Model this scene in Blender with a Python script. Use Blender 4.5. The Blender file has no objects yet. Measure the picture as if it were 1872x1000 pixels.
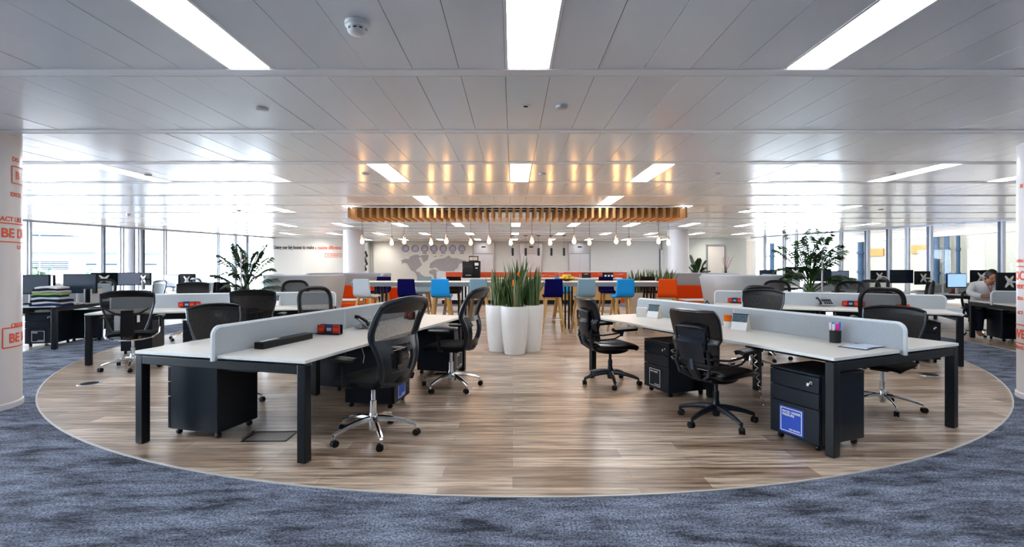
import bpy, math, random
from mathutils import Matrix, Vector
random.seed(7)
R = math.radians
C = bpy.context.scene.collection
sc = bpy.context.scene
# ------------------------------------------------------------ camera, world, exposure
F, CH, VX, VY = 890.0, 1.39, 937.0, 486.0          # focal length (px of 1872), eye height, vanishing point
cam_d = bpy.data.cameras.new('camera'); cam = bpy.data.objects.new('camera', cam_d); C.objects.link(cam)
cam.location = (0, 0, CH); cam.rotation_euler = (R(90), 0, 0)
cam_d.sensor_width = 36.0; cam_d.lens = F / 1872 * 36
cam_d.shift_x = -(VX - 936) / 1872; cam_d.shift_y = (VY - 500) / 1872
cam_d.clip_start = 0.05; cam_d.clip_end = 300
sc.camera = cam
sc.view_settings.view_transform = 'Standard'; sc.view_settings.look = 'None'
sc.view_settings.gamma = 1.0; sc.view_settings.exposure = 1.25
sc.view_settings.use_curve_mapping = False
sc.cycles.use_denoising = True; sc.cycles.max_bounces = 8
sc.cycles.diffuse_bounces = 4; sc.cycles.glossy_bounces = 4; sc.cycles.transparent_max_bounces = 16
sc.cycles.sample_clamp_indirect = 8.0; sc.cycles.caustics_reflective = False; sc.cycles.caustics_refractive = False
W = bpy.data.worlds.new('sky'); sc.world = W; W.use_nodes = True
bg = W.node_tree.nodes['Background']; bg.inputs[0].default_value = (0.80, 0.90, 1.0, 1); bg.inputs[1].default_value = 16.0
LAMP, BULB = 7.5, 26.0
CEIL = 2.675
H = CEIL - CH
def at(px, py, z=0.0):                              # point of height z seen at a pixel of the photograph
    Y = F * (z - CH) / (VY - py); return ((px - VX) * Y / F, Y)
def xat(px, Y): return (px - VX) * Y / F
def zat(py, Y): return CH - (py - VY) * Y / F
# ------------------------------------------------------------ materials
MATS = {}
def nodes(name):
    m = bpy.data.materials.new(name); m.use_nodes = True; nt = m.node_tree
    return m, nt, nt.nodes, nt.links, nt.nodes['Principled BSDF']
def pm(name, col, rough=0.5, metal=0.0, var=0.06, scale=30, bump=0.0, spec=0.5, coat=0.0, emit=None, es=0, stretch=None):
    if name in MATS: return MATS[name]
    if rough >= .8 and spec == .5: spec = .08
    m, nt, N, L, b = nodes(name)
    tc = N.new('ShaderNodeTexCoord'); mp = N.new('ShaderNodeMapping'); L.new(tc.outputs['Object'], mp.inputs[0])
    if stretch: mp.inputs['Scale'].default_value = stretch
    nz = N.new('ShaderNodeTexNoise'); nz.inputs['Scale'].default_value = scale; nz.inputs['Detail'].default_value = 3
    L.new(mp.outputs[0], nz.inputs['Vector'])
    mx = N.new('ShaderNodeMix'); mx.data_type = 'RGBA'
    mx.inputs[6].default_value = tuple(c * (1 - var) for c in col) + (1,)
    mx.inputs[7].default_value = tuple(min(1, c * (1 + var)) for c in col) + (1,)
    L.new(nz.outputs['Fac'], mx.inputs[0]); L.new(mx.outputs[2], b.inputs['Base Color'])
    b.inputs['Roughness'].default_value = rough; b.inputs['Metallic'].default_value = metal
    b.inputs['Specular IOR Level'].default_value = spec; b.inputs['Coat Weight'].default_value = coat
    if bump:
        bp = N.new('ShaderNodeBump'); bp.inputs['Strength'].default_value = bump; bp.inputs['Distance'].default_value = 0.002
        L.new(nz.outputs['Fac'], bp.inputs['Height']); L.new(bp.outputs[0], b.inputs['Normal'])
    if emit: b.inputs['Emission Color'].default_value = emit + (1,); b.inputs['Emission Strength'].default_value = es
    MATS[name] = m; return m
def see_through(name, col, alpha, rough=0.6):
    m, nt, N, L, b = nodes(name)
    b.inputs['Base Color'].default_value = col + (1,); b.inputs['Roughness'].default_value = rough
    tr = N.new('ShaderNodeBsdfTransparent'); mx = N.new('ShaderNodeMixShader')
    tc = N.new('ShaderNodeTexCoord'); w = N.new('ShaderNodeTexNoise'); w.inputs['Scale'].default_value = 180
    L.new(tc.outputs['Object'], w.inputs['Vector'])
    ma = N.new('ShaderNodeMapRange'); ma.inputs[1].default_value = .3; ma.inputs[2].default_value = .7
    ma.inputs[3].default_value = max(0, alpha - .12); ma.inputs[4].default_value = min(1, alpha + .12)
    L.new(w.outputs['Fac'], ma.inputs[0]); L.new(ma.outputs[0], mx.inputs[0])
    L.new(tr.outputs[0], mx.inputs[1]); L.new(b.outputs[0], mx.inputs[2])
    L.new(mx.outputs[0], nt.nodes['Material Output'].inputs[0]); MATS[name] = m; return m
def carpet_mat():
    m, nt, N, L, b = nodes('carpet')
    tc = N.new('ShaderNodeTexCoord')
    mp = N.new('ShaderNodeMapping'); mp.inputs['Rotation'].default_value = (0, 0, R(-28)); mp.inputs['Scale'].default_value = (1.6, 5.5, 1)
    L.new(tc.outputs['Object'], mp.inputs[0])
    n1 = N.new('ShaderNodeTexNoise'); n1.inputs['Scale'].default_value = 1.3; n1.inputs['Detail'].default_value = 12; n1.inputs['Roughness'].default_value = .74
    n1.inputs['Distortion'].default_value = .25
    L.new(mp.outputs[0], n1.inputs['Vector'])
    n2 = N.new('ShaderNodeTexNoise'); n2.inputs['Scale'].default_value = 75; n2.inputs['Detail'].default_value = 4; n2.inputs['Roughness'].default_value = .8
    L.new(tc.outputs['Object'], n2.inputs['Vector'])
    r1 = N.new('ShaderNodeValToRGB'); r1.color_ramp.elements[0].position = .38; r1.color_ramp.elements[1].position = .62
    r1.color_ramp.elements[0].color = (.030, .034, .046, 1); r1.color_ramp.elements[1].color = (.20, .23, .30, 1)
    L.new(n1.outputs['Fac'], r1.inputs[0])
    r2 = N.new('ShaderNodeValToRGB'); r2.color_ramp.elements[0].position = .38; r2.color_ramp.elements[1].position = .62
    r2.color_ramp.elements[0].color = (.22, .22, .24, 1); r2.color_ramp.elements[1].color = (2.1, 2.1, 2.15, 1)
    L.new(n2.outputs['Fac'], r2.inputs[0])
    mu = N.new('ShaderNodeMix'); mu.data_type = 'RGBA'; mu.blend_type = 'MULTIPLY'; mu.inputs[0].default_value = 1
    L.new(r1.outputs[0], mu.inputs[6]); L.new(r2.outputs[0], mu.inputs[7]); L.new(mu.outputs[2], b.inputs['Base Color'])
    b.inputs['Roughness'].default_value = .95; b.inputs['Specular IOR Level'].default_value = .15
    bp = N.new('ShaderNodeBump'); bp.inputs['Strength'].default_value = .6; bp.inputs['Distance'].default_value = .004
    L.new(n2.outputs['Fac'], bp.inputs['Height']); L.new(bp.outputs[0], b.inputs['Normal'])
    MATS['carpet'] = m; return m
def vinyl_mat():
    m, nt, N, L, b = nodes('vinyl_plank')
    tc = N.new('ShaderNodeTexCoord')
    br = N.new('ShaderNodeTexBrick'); br.inputs['Scale'].default_value = 1; br.inputs['Brick Width'].default_value = 1.25; br.inputs['Row Height'].default_value = .16
    br.inputs['Mortar Size'].default_value = .0012; br.offset = .37; br.inputs['Color1'].default_value = (.25, .165, .105, 1); br.inputs['Color2'].default_value = (.58, .455, .34, 1)
    br.inputs['Mortar'].default_value = (.16, .12, .09, 1); L.new(tc.outputs['Object'], br.inputs['Vector'])
    mp = N.new('ShaderNodeMapping'); mp.inputs['Scale'].default_value = (1.1, 17, 1); L.new(tc.outputs['Object'], mp.inputs[0])
    n = N.new('ShaderNodeTexNoise'); n.inputs['Scale'].default_value = 1.6; n.inputs['Detail'].default_value = 7; n.inputs['Roughness'].default_value = .62; L.new(mp.outputs[0], n.inputs['Vector'])
    r = N.new('ShaderNodeValToRGB'); r.color_ramp.elements[0].position = .38; r.color_ramp.elements[1].position = .63
    r.color_ramp.elements[0].color = (.42, .38, .36, 1); r.color_ramp.elements[1].color = (1.6, 1.64, 1.72, 1); L.new(n.outputs['Fac'], r.inputs[0])
    mu = N.new('ShaderNodeMix'); mu.data_type = 'RGBA'; mu.blend_type = 'MULTIPLY'; mu.inputs[0].default_value = 1
    L.new(br.outputs['Color'], mu.inputs[6]); L.new(r.outputs[0], mu.inputs[7]); L.new(mu.outputs[2], b.inputs['Base Color'])
    b.inputs['Roughness'].default_value = .30; b.inputs['Specular IOR Level'].default_value = .7; b.inputs['Coat Weight'].default_value = .35; b.inputs['Coat Roughness'].default_value = .38
    bp = N.new('ShaderNodeBump'); bp.inputs['Strength'].default_value = .06; bp.inputs['Distance'].default_value = .002
    L.new(n.outputs['Fac'], bp.inputs['Height']); L.new(bp.outputs[0], b.inputs['Normal'])
    MATS['vinyl'] = m; return m
def brick_mat():
    m, nt, N, L, b = nodes('yellow_brick')
    tc = N.new('ShaderNodeTexCoord'); mp = N.new('ShaderNodeMapping'); mp.inputs['Rotation'].default_value = (R(90), 0, R(90)); L.new(tc.outputs['Object'], mp.inputs[0])
    br = N.new('ShaderNodeTexBrick'); br.inputs['Scale'].default_value = 2.2
    br.inputs['Color1'].default_value = (.032, .021, .008, 1); br.inputs['Color2'].default_value = (.056, .043, .020, 1); br.inputs['Mortar'].default_value = (.065, .058, .045, 1)
    L.new(mp.outputs[0], br.inputs['Vector']); L.new(br.outputs['Color'], b.inputs['Base Color']); b.inputs['Roughness'].default_value = .9; b.inputs['Specular IOR Level'].default_value = 0
    MATS['brick'] = m; return m
def glass_mat():
    m, nt, N, L, b = nodes('window_glass')
    tr = N.new('ShaderNodeBsdfTransparent'); tr.inputs[0].default_value = (.96, .98, 1, 1)
    gl = N.new('ShaderNodeBsdfGlossy'); gl.inputs['Roughness'].default_value = .02
    fr = N.new('ShaderNodeFresnel'); fr.inputs[0].default_value = 1.25; mx = N.new('ShaderNodeMixShader')
    L.new(fr.outputs[0], mx.inputs[0]); L.new(tr.outputs[0], mx.inputs[1]); L.new(gl.outputs[0], mx.inputs[2])
    L.new(mx.outputs[0], nt.nodes['Material Output'].inputs[0]); MATS['glass'] = m; return m
carpet_mat(); vinyl_mat(); brick_mat(); glass_mat()
M_CEIL = pm('ceiling_panel_paint', (.86, .91, .96), .21, 0, .015, 2, spec=.75)
M_BEAM = pm('ceiling_rail_paint', (.90, .92, .95), .35, 0, .01, 4, spec=.6)
M_DARK = pm('shadow_gap', (.03, .03, .035), .8)
M_WALL = pm('wall_paint', (.70, .69, .66), .7, 0, .02, 3)
M_WALLG = pm('grey_wall_paint', (.60, .61, .61), .7, 0, .02, 3)
M_COL = pm('column_paint', (.72, .70, .72), .35, 0, .015, 3, spec=.5)
M_RED = pm('orange_red_lettering', (.80, .10, .04), .5, 0, .03)
M_BLK = pm('black_powder_coat', (.004, .0065, .010), .36, 0, .15, 60, .05, spec=.3)
M_PED = pm('black_cabinet_enamel', (.004, .009, .017), .30, 0, .2, 5, spec=.3)
M_PLA = pm('black_plastic', (.004, .005, .007), .40, 0, .15, 40, spec=.25)
M_FAB = pm('black_seat_fabric', (.004, .0045, .006), .9, 0, .3, 300, .5, spec=.2)
M_LEA = pm('black_leather', (.004, .005, .008), .26, 0, .2, 90, .25)
M_CHR = pm('polished_aluminium', (.82, .84, .87), .12, 1, .03, 20)
M_STE = pm('brushed_steel', (.55, .56, .58), .3, 1, .05, 40, stretch=(40, 1, 1))
M_TOP = pm('pale_laminate', (.66, .64, .60), .38, 0, .02, 8, spec=.5)
M_EDGE = pm('white_edge_band', (.82, .86, .86), .4, 0, .02)
M_SCR = pm('grey_screen_fabric', (.42, .46, .50), .95, 0, .22, 60, .3, stretch=(1, 1, 5))
M_TRIM = pm('pale_screen_trim', (.68, .74, .78), .5, 0, .02)
M_WHT = pm('white_plastic', (.80, .81, .82), .35, 0, .02)
M_PAP = pm('white_paper', (.85, .86, .88), .7, 0, .03, 20)
M_OAK = pm('oak_slat', (.40, .23, .09), .55, 0, .25, 6, .1, stretch=(8, 1, 8))
M_LEG = pm('honey_oak', (.55, .32, .11), .42, 0, .22, 9, .1, stretch=(6, 6, 1))
M_POT = pm('white_planter_gloss', (.80, .80, .80), .35, 0, .02, 5)
M_SOIL = pm('potting_soil', (.03, .02, .015), .95, 0, .4, 80, .6)
M_LEAF = pm('snake_leaf_green', (.028, .085, .030), .42, 0, .75, 26, stretch=(1, 1, 3))
M_LEAFE = pm('snake_leaf_margin', (.42, .40, .13), .45, 0, .15, 30)
M_PALM = pm('palm_green', (.012, .040, .008), .55, 0, .5, 15, spec=.25)
M_PALMB = pm('bright_palm_green', (.09, .22, .03), .45, 0, .4, 15)
M_STEM = pm('stem_brown', (.12, .08, .04), .8, 0, .3, 30)
M_SOFA = pm('pale_grey_sofa_felt', (.43, .47, .52), .95, 0, .06, 120, .3)
M_ORG = pm('orange_red_upholstery', (.72, .07, .008), .9, 0, .08, 120, .3)
M_ORL = pm('bright_orange_upholstery', (.85, .16, .01), .85, 0, .08, 120, .3)
M_ORP = pm('orange_gloss_panel', (.80, .09, .015), .35, 0, .06, 3)
M_NAVY = pm('navy_upholstery', (.003, .003, .07), .9, 0, .1, 120, .3)
M_SKY = pm('sky_blue_upholstery', (.02, .32, .80), .9, 0, .06, 120, .3)
M_GRB = pm('grey_blue_upholstery', (.22, .36, .46), .9, 0, .08, 120, .3)
M_LGR = pm('pale_grey_upholstery', (.50, .55, .60), .9, 0, .06, 120, .3)
M_TBL = pm('grey_table_laminate', (.20, .23, .26), .35, 0, .04, 10)
M_SCN = pm('dark_display', (.012, .025, .045), .22, 0, .1, 3, spec=.6)
M_SCB = pm('pale_display', (.30, .36, .50), .3, 0, .05, 3)
M_LIT = pm('lit_display', (.2, .3, .5), .3, 0, .05, 3, emit=(.25, .45, .85), es=.55)
M_REDB = pm('red_card', (.40, .015, .02), .45, 0, .7, 60)
M_NVB = pm('dark_blue_card', (.01, .03, .10), .45, 0, .3, 40)
M_BLUE = pm('blue_sticker', (.010, .070, .50), .45, 0, .04, 10)
M_PRN = pm('calendar_picture', (.06, .11, .14), .4, 0, .9, 55)
M_GLB = pm('glowing_lamp_glass', (.9, .6, .3), .2, 0, .02, emit=(1.0, .50, .16), es=BULB)
M_LUM = pm('lit_diffuser', (.9, .9, .9), .5, 0, .01, emit=(.95, .98, 1.0), es=LAMP)
M_YEL = pm('yellow_fruit', (.80, .50, .03), .5, 0, .2, 20)
M_GRN = pm('green_fruit', (.25, .40, .04), .5, 0, .2, 20)
M_SKIN = pm('skin', (.42, .17, .09), .5, 0, .06, 20)
M_HAIR = pm('dark_hair', (.012, .008, .007), .5, 0, .4, 90)
M_SHRT = pm('white_shirt', (.78, .80, .84), .8, 0, .03, 20)
M_TRS = pm('navy_trousers', (.015, .02, .04), .85, 0, .1)
M_MAP = pm('grey_map_vinyl', (.34, .33, .34), .6, 0, .1, 8)
M_PNK = pm('magenta_plastic', (.85, .02, .35), .4, 0, .05)
M_BLP = pm('blue_plastic', (.02, .28, .75), .4, 0, .05)
M_MESH = see_through('black_seat_mesh', (.009, .009, .011), .58)
M_MESHL = see_through('open_seat_mesh', (.010, .010, .012), .44)
M_MESHD = see_through('dense_seat_mesh', (.006, .0055, .006), .90)
M_FLK = pm('pink_blossom', (.75, .35, .45), .6, 0, .2)
M_PIPE = pm('blue_grey_pipe', (.008, .013, .020), .9, 0, .1, spec=0)
M_FROST = see_through('frosted_glass', (.75, .80, .82), .5, .4)
# ------------------------------------------------------------ mesh builder
class MB:
    def __init__(s): s.v = []; s.f = []; s.m = []; s.M = Matrix.Identity(4)
    def add(s, vs, fs, m=0):
        o = len(s.v); s.v += [s.M @ Vector(p) for p in vs]
        s.f += [tuple(i + o for i in f) for f in fs]; s.m += [m] * len(fs); return s
    def box(s, c, d, m=0, rz=0, T=None):
        x, y, z = d[0] / 2, d[1] / 2, d[2] / 2; Mx = Matrix.Translation(c) @ Matrix.Rotation(rz, 4, 'Z')
        if T is not None: Mx = Matrix.Translation(c) @ T
        p = [Mx @ Vector((a * x, b_ * y, e * z)) for a in (-1, 1) for b_ in (-1, 1) for e in (-1, 1)]
        return s.add(p, [(0, 1, 3, 2), (4, 6, 7, 5), (0, 4, 5, 1), (2, 3, 7, 6), (0, 2, 6, 4), (1, 5, 7, 3)], m)
    def prism(s, poly, z0, z1, m=0):
        n = len(poly); a = sum(poly[i][0] * poly[(i + 1) % n][1] - poly[(i + 1) % n][0] * poly[i][1] for i in range(n))
        if a < 0: poly = poly[::-1]
        vs = [(x, y, z0) for x, y in poly] + [(x, y, z1) for x, y in poly]
        return s.add(vs, [tuple(range(n))[::-1], tuple(range(n, 2 * n))] + [(i, (i + 1) % n, n + (i + 1) % n, n + i) for i in range(n)], m)
    def wallprism(s, poly, y0, y1, m=0):            # polygon in X,Z extruded along Y
        keep = s.M.copy(); s.M = keep @ Matrix(((1, 0, 0, 0), (0, 0, -1, 0), (0, 1, 0, 0), (0, 0, 0, 1)))
        s.prism(poly, -y1, -y0, m); s.M = keep; return s
    def lathe(s, prof, c=(0, 0, 0), n=16, m=0, caps=True):
        vs = []; fs = []
        for r, z in prof:
            for k in range(n):
                a = 2 * math.pi * k / n; vs.append((c[0] + r * math.cos(a), c[1] + r * math.sin(a), c[2] + z))
        for i in range(len(prof) - 1):
            for k in range(n):
                fs.append((i * n + k, i * n + (k + 1) % n, (i + 1) * n + (k + 1) % n, (i + 1) * n + k))
        if caps: fs += [tuple(range(n))[::-1], tuple((len(prof) - 1) * n + k for k in range(n))]
        return s.add(vs, fs, m)
    def tube(s, path, r, n=8, m=0, closed=False, flat=1.0):
        P = [Vector(p) for p in path]; k = len(P); rs = r if isinstance(r, (list, tuple)) else [r] * k
        vs = []; ref = None
        for i in range(k):
            if closed: t = (P[(i + 1) % k] - P[i - 1])
            else: t = P[min(i + 1, k - 1)] - P[max(i - 1, 0)]
            if t.length < 1e-9: t = Vector((0, 0, 1))
            t.normalize()
            if ref is None: ref = Vector((0, 0, 1)) if abs(t.z) < .9 else Vector((0, 1, 0))
            u = ref - t * ref.dot(t)
            if u.length < 1e-6: u = t.orthogonal()
            u.normalize(); ref = u; w = t.cross(u)
            for j in range(n):
                a = 2 * math.pi * j / n; vs.append(P[i] + (u * math.cos(a) + w * math.sin(a) * flat) * rs[i])
        fs = [(i * n + j, i * n + (j + 1) % n, ((i + 1) % k) * n + (j + 1) % n, ((i + 1) % k) * n + j) for i in range(k if closed else k - 1) for j in range(n)]
        if not closed: fs += [tuple(range(n))[::-1], tuple((k - 1) * n + j for j in range(n))]
        return s.add(vs, fs, m)
    def ell(s, c, r, m=0, n=12, k=8, T=None):
        vs = []; fs = []
        for i in range(k + 1):
            t = math.pi * i / k
            for j in range(n):
                a = 2 * math.pi * j / n; p = Vector((r[0] * math.sin(t) * math.cos(a), r[1] * math.sin(t) * math.sin(a), -r[2] * math.cos(t)))
                if T is not None: p = T @ p
                vs.append(p + Vector(c))
        fs = [(i * n + j, i * n + (j + 1) % n, (i + 1) * n + (j + 1) % n, (i + 1) * n + j) for i in range(k) for j in range(n)]
        return s.add(vs, fs, m)
    def shell(s, fn, nu, nv, th, m=0):              # fn(u in -1..1, v in 0..1) -> point; a sheet of thickness th
        P = [[Vector(fn(-1 + 2 * i / nu, j / nv)) for i in range(nu + 1)] for j in range(nv + 1)]
        vs = []; q = (nu + 1) * (nv + 1); back = []
        for j in range(nv + 1):
            for i in range(nu + 1):
                du = P[j][min(i + 1, nu)] - P[j][max(i - 1, 0)]; dv = P[min(j + 1, nv)][i] - P[max(j - 1, 0)][i]
                nn = du.cross(dv); nn = nn.normalized() if nn.length > 1e-9 else Vector((0, -1, 0))
                vs.append(P[j][i] + nn * th / 2); back.append(P[j][i] - nn * th / 2)
        vs += back; I = lambda i, j, b=0: b * q + j * (nu + 1) + i; fs = []
        for j in range(nv):
            for i in range(nu):
                fs.append((I(i, j), I(i + 1, j), I(i + 1, j + 1), I(i, j + 1)))
                fs.append((I(i, j, 1), I(i, j + 1, 1), I(i + 1, j + 1, 1), I(i + 1, j, 1)))
        for i in range(nu):
            fs.append((I(i, 0), I(i, 0, 1), I(i + 1, 0, 1), I(i + 1, 0))); fs.append((I(i, nv), I(i + 1, nv), I(i + 1, nv, 1), I(i, nv, 1)))
        for j in range(nv):
            fs.append((I(0, j), I(0, j + 1), I(0, j + 1, 1), I(0, j, 1))); fs.append((I(nu, j), I(nu, j, 1), I(nu, j + 1, 1), I(nu, j + 1)))
        return s.add(vs, fs, m)
    def build(s, name, mats, parent=None, bevel=0, seg=2, ang=35, loc=None, rz=0):
        me = bpy.data.meshes.new(name); me.from_pydata([tuple(v) for v in s.v], [], s.f)
        for m in (mats if isinstance(mats, (list, tuple)) else [mats]): me.materials.append(m)
        me.polygons.foreach_set('material_index', s.m); me.polygons.foreach_set('use_smooth', [True] * len(s.f))
        me.update(); me.set_sharp_from_angle(angle=R(ang))
        o = bpy.data.objects.new(name, me); C.objects.link(o)
        if parent: o.parent = parent
        if loc: o.location = loc
        o.rotation_euler[2] = rz
        if bevel:
            b = o.modifiers.new('bevel', 'BEVEL'); b.width = bevel; b.segments = seg; b.limit_method = 'ANGLE'; b.angle_limit = R(40)
        return o
def tag(o, label=None, cat=None, group=None, kind=None):
    if label: o['label'] = label
    if cat: o['category'] = cat
    if group: o['group'] = group
    if kind: o['kind'] = kind
    return o
def thing(name, loc, rz, label, cat, group=None):
    o = bpy.data.objects.new(name, None); C.objects.link(o); o.empty_display_size = .1
    o.location = loc if len(loc) == 3 else (loc[0], loc[1], 0); o.rotation_euler = (0, 0, rz)
    return tag(o, label, cat, group)
def dup(root, loc, rz, label, group=None):
    r = root.copy(); C.objects.link(r); r.location = loc if len(loc) == 3 else (loc[0], loc[1], 0); r.rotation_euler = (0, 0, rz); r['label'] = label
    if group: r['group'] = group
    for ch in list(root.children):
        c = ch.copy(); C.objects.link(c); c.parent = r
        for g in list(ch.children):
            d = g.copy(); C.objects.link(d); d.parent = c
    return r
def text(body, size, mat, parent=None, name='lettering', M=None, bold=.0, ext=.002, align='LEFT', bend=None, track=1.0):
    cu = bpy.data.curves.new(name, 'FONT'); cu.body = body; cu.size = size; cu.offset = bold * size; cu.extrude = ext; cu.align_x = align
    cu.space_character = track; cu.resolution_u = 3
    t = bpy.data.objects.new(name, cu); C.objects.link(t); me = bpy.data.meshes.new_from_object(t)
    C.objects.unlink(t); bpy.data.objects.remove(t)
    me.name = name; me.materials.clear(); me.materials.append(mat)
    if M is not None: me.transform(M)
    if bend:
        cx, cy, r = bend                            # x becomes an angle about a vertical axis, y the height
        for v in me.vertices:
            a = v.co.x; d = r + .001 + v.co.z; v.co = Vector((cx + d * math.cos(a), cy + d * math.sin(a), v.co.y))
    o = bpy.data.objects.new(name, me); C.objects.link(o)
    if parent: o.parent = parent
    return o
FRONT = Matrix.Rotation(R(90), 4, 'X')              # text read by someone looking along +Y
# ------------------------------------------------------------ setting: floor
CX, CY, RI, RO = .125, 10.006, 7.08, 8.30
mb = MB(); mb.box((0, 9, -.05), (46, 34, .1)); tag(mb.build('floor', MATS['carpet']), kind='structure')
def disc(r, z0, z1, n=160): return [(CX + r * math.cos(2 * math.pi * k / n), CY + r * math.sin(2 * math.pi * k / n)) for k in range(n)]
mb = MB(); mb.prism(disc(RI, 0, 0), 0, .004); tag(mb.build('floor_oak_circle', MATS['vinyl']), kind='structure')
mb = MB(); n = 160
for r0, r1 in ((RI, RI + .014),):
    for k in range(n):
        a, b = 2 * math.pi * k / n, 2 * math.pi * (k + 1) / n
        mb.prism([(CX + r0 * math.cos(a), CY + r0 * math.sin(a)), (CX + r1 * math.cos(a), CY + r1 * math.sin(a)), (CX + r1 * math.cos(b), CY + r1 * math.sin(b)), (CX + r0 * math.cos(b), CY + r0 * math.sin(b))], .0, .007)
tag(mb.build('trim_1', pm('pale_floor_trim', (.60, .59, .58), .3)), kind='structure')
mb = MB(); a0, a1 = R(-24), R(204)
for k in range(120):
    a, b = a0 + (a1 - a0) * k / 120, a0 + (a1 - a0) * (k + 1) / 120
    mb.prism([(CX + RO * math.cos(a), CY + RO * math.sin(a)), (CX + 24 * math.cos(a), CY + 24 * math.sin(a)), (CX + 24 * math.cos(b), CY + 24 * math.sin(b)), (CX + RO * math.cos(b), CY + RO * math.sin(b))], 0, .004)
tag(mb.build('floor_outer_oak', MATS['vinyl']), kind='structure')
mb = MB()
for k in range(120):
    a, b = a0 + (a1 - a0) * k / 120, a0 + (a1 - a0) * (k + 1) / 120; r0, r1 = RO - .012, RO
    mb.prism([(CX + r0 * math.cos(a), CY + r0 * math.sin(a)), (CX + r1 * math.cos(a), CY + r1 * math.sin(a)), (CX + r1 * math.cos(b), CY + r1 * math.sin(b)), (CX + r0 * math.cos(b), CY + r0 * math.sin(b))], .0, .007)
tag(mb.build('trim_2', MATS['pale_floor_trim']), kind='structure')
# ------------------------------------------------------------ setting: ceiling of metal planks between cross rails
def rail(k): return F * H * (2.828e-3 + k * 1.2375e-3)
TW = .302; X0 = -.0477; KX = 62
LUMS = set()
for k0, js in ((-1, range(-36, 37, 6)), (2, range(-36, 37, 6)), (4, (-6, 6)), (5, (-24, -18, -12, 12, 18, 24)), (8, range(-36, 37, 6)), (11, range(-36, 37, 6)), (14, range(-36, 37, 6))):
    for j in js: LUMS.add((k0, j))
def inside(x, y): return abs(x) < 18.2 and y < 26
mb = MB()
for k in range(-5, 17):
    y0, y1 = rail(k) + .06, rail(k + 1) - .06
    for j in range(-KX, KX):
        if (k, j) in LUMS: continue
        xa, xb = X0 + j * TW + .0018, X0 + (j + 1) * TW - .0018
        rnd = random.Random(k * 1000 + j); t = rnd.uniform(-.0012, .0012); u = rnd.uniform(-.0015, .0015); e = .005
        vs = [(xa, y0, CEIL + t), (xb, y0, CEIL - t), (xb, y1, CEIL - t + u), (xa, y1, CEIL + t + u), (xa, y0, CEIL + e), (xb, y0, CEIL + e), (xb, y1, CEIL + e), (xa, y1, CEIL + e)]
        mb.add(vs, [(3, 2, 1, 0), (0, 4, 7, 3), (1, 2, 6, 5)])
mb.add([(-19, -6, CEIL + .0055), (19, -6, CEIL + .0055), (19, 27.5, CEIL + .0055), (-19, 27.5, CEIL + .0055)], [(3, 2, 1, 0)], 1)
mb.box((0, 10.7, CEIL + .20), (38, 34, .1), 1)
tag(mb.build('ceiling', [M_CEIL, M_DARK], ang=20), kind='structure')
for k in range(-4, 18):
    mb = MB(); y = rail(k); mb.box((0, y, CEIL + .001), (37, .1195, .010)); mb.box((0, y - .057, CEIL - .005), (37, .004, .003)); mb.box((0, y + .057, CEIL - .005), (37, .004, .003))
    tag(mb.build('trim_%d' % (k + 7), M_BEAM), kind='structure')
# ceiling luminaires
lum0 = None
ROWN = {-1: 'nearest row', 2: 'second row', 4: 'row just before the timber slats', 5: 'third row', 8: 'fourth row', 11: 'fifth row', 14: 'last row before the lifts'}
CLN = {0: 'on the centre line', 6: 'first right of centre', 12: 'second right of centre', 18: 'third right of centre', 24: 'fourth right of centre'}
for (k, j) in sorted(LUMS):
    y0, y1 = rail(k) + .06, rail(k + 1) - .06; xc = X0 + (j + .5) * TW
    wallx = 18 - (max(0, y1 + 2) / 16) * 4.4 if y1 < 14 else 13.6 - (y1 - 14) / 8 * 2.8
    vis = abs(xc) < 1.06 * y1 + .2 and abs(xc) < wallx - .3
    if not vis and not (k == -1 and abs(xc) < 8): continue
    if not lum0:
        t = thing('ceiling_light', (xc, (y0 + y1) / 2, CEIL), 0, 'x', 'ceiling light', 'recessed ceiling lights')
        d = y1 - y0; mb = MB()
        mb.box((-.142, 0, .004), (.018, d, .012)); mb.box((.142, 0, .004), (.018, d, .012)); mb.box((0, -d / 2 + .006, .004), (.27, .012, .012)); mb.box((0, d / 2 - .006, .004), (.27, .012, .012))
        mb.build('frame', M_BEAM, t); mb = MB(); mb.box((0, 0, .006), (.266, d - .024, .008)); mb.build('diffuser', M_LUM, t); lum0 = t; o = t
    else: o = dup(lum0, (xc, (y0 + y1) / 2, CEIL), 0, 'x')
    cn = CLN.get(j) or (CLN[abs(j)].replace('right', 'left') if abs(j) in CLN else ('far %s' % ('right' if j > 0 else 'left')) + (', fifth from centre' if abs(j) == 30 else ', sixth from centre' if abs(j) == 36 else ''))
    o['label'] = 'long lit white panel light, %s, %s' % (ROWN[k], cn)
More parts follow.
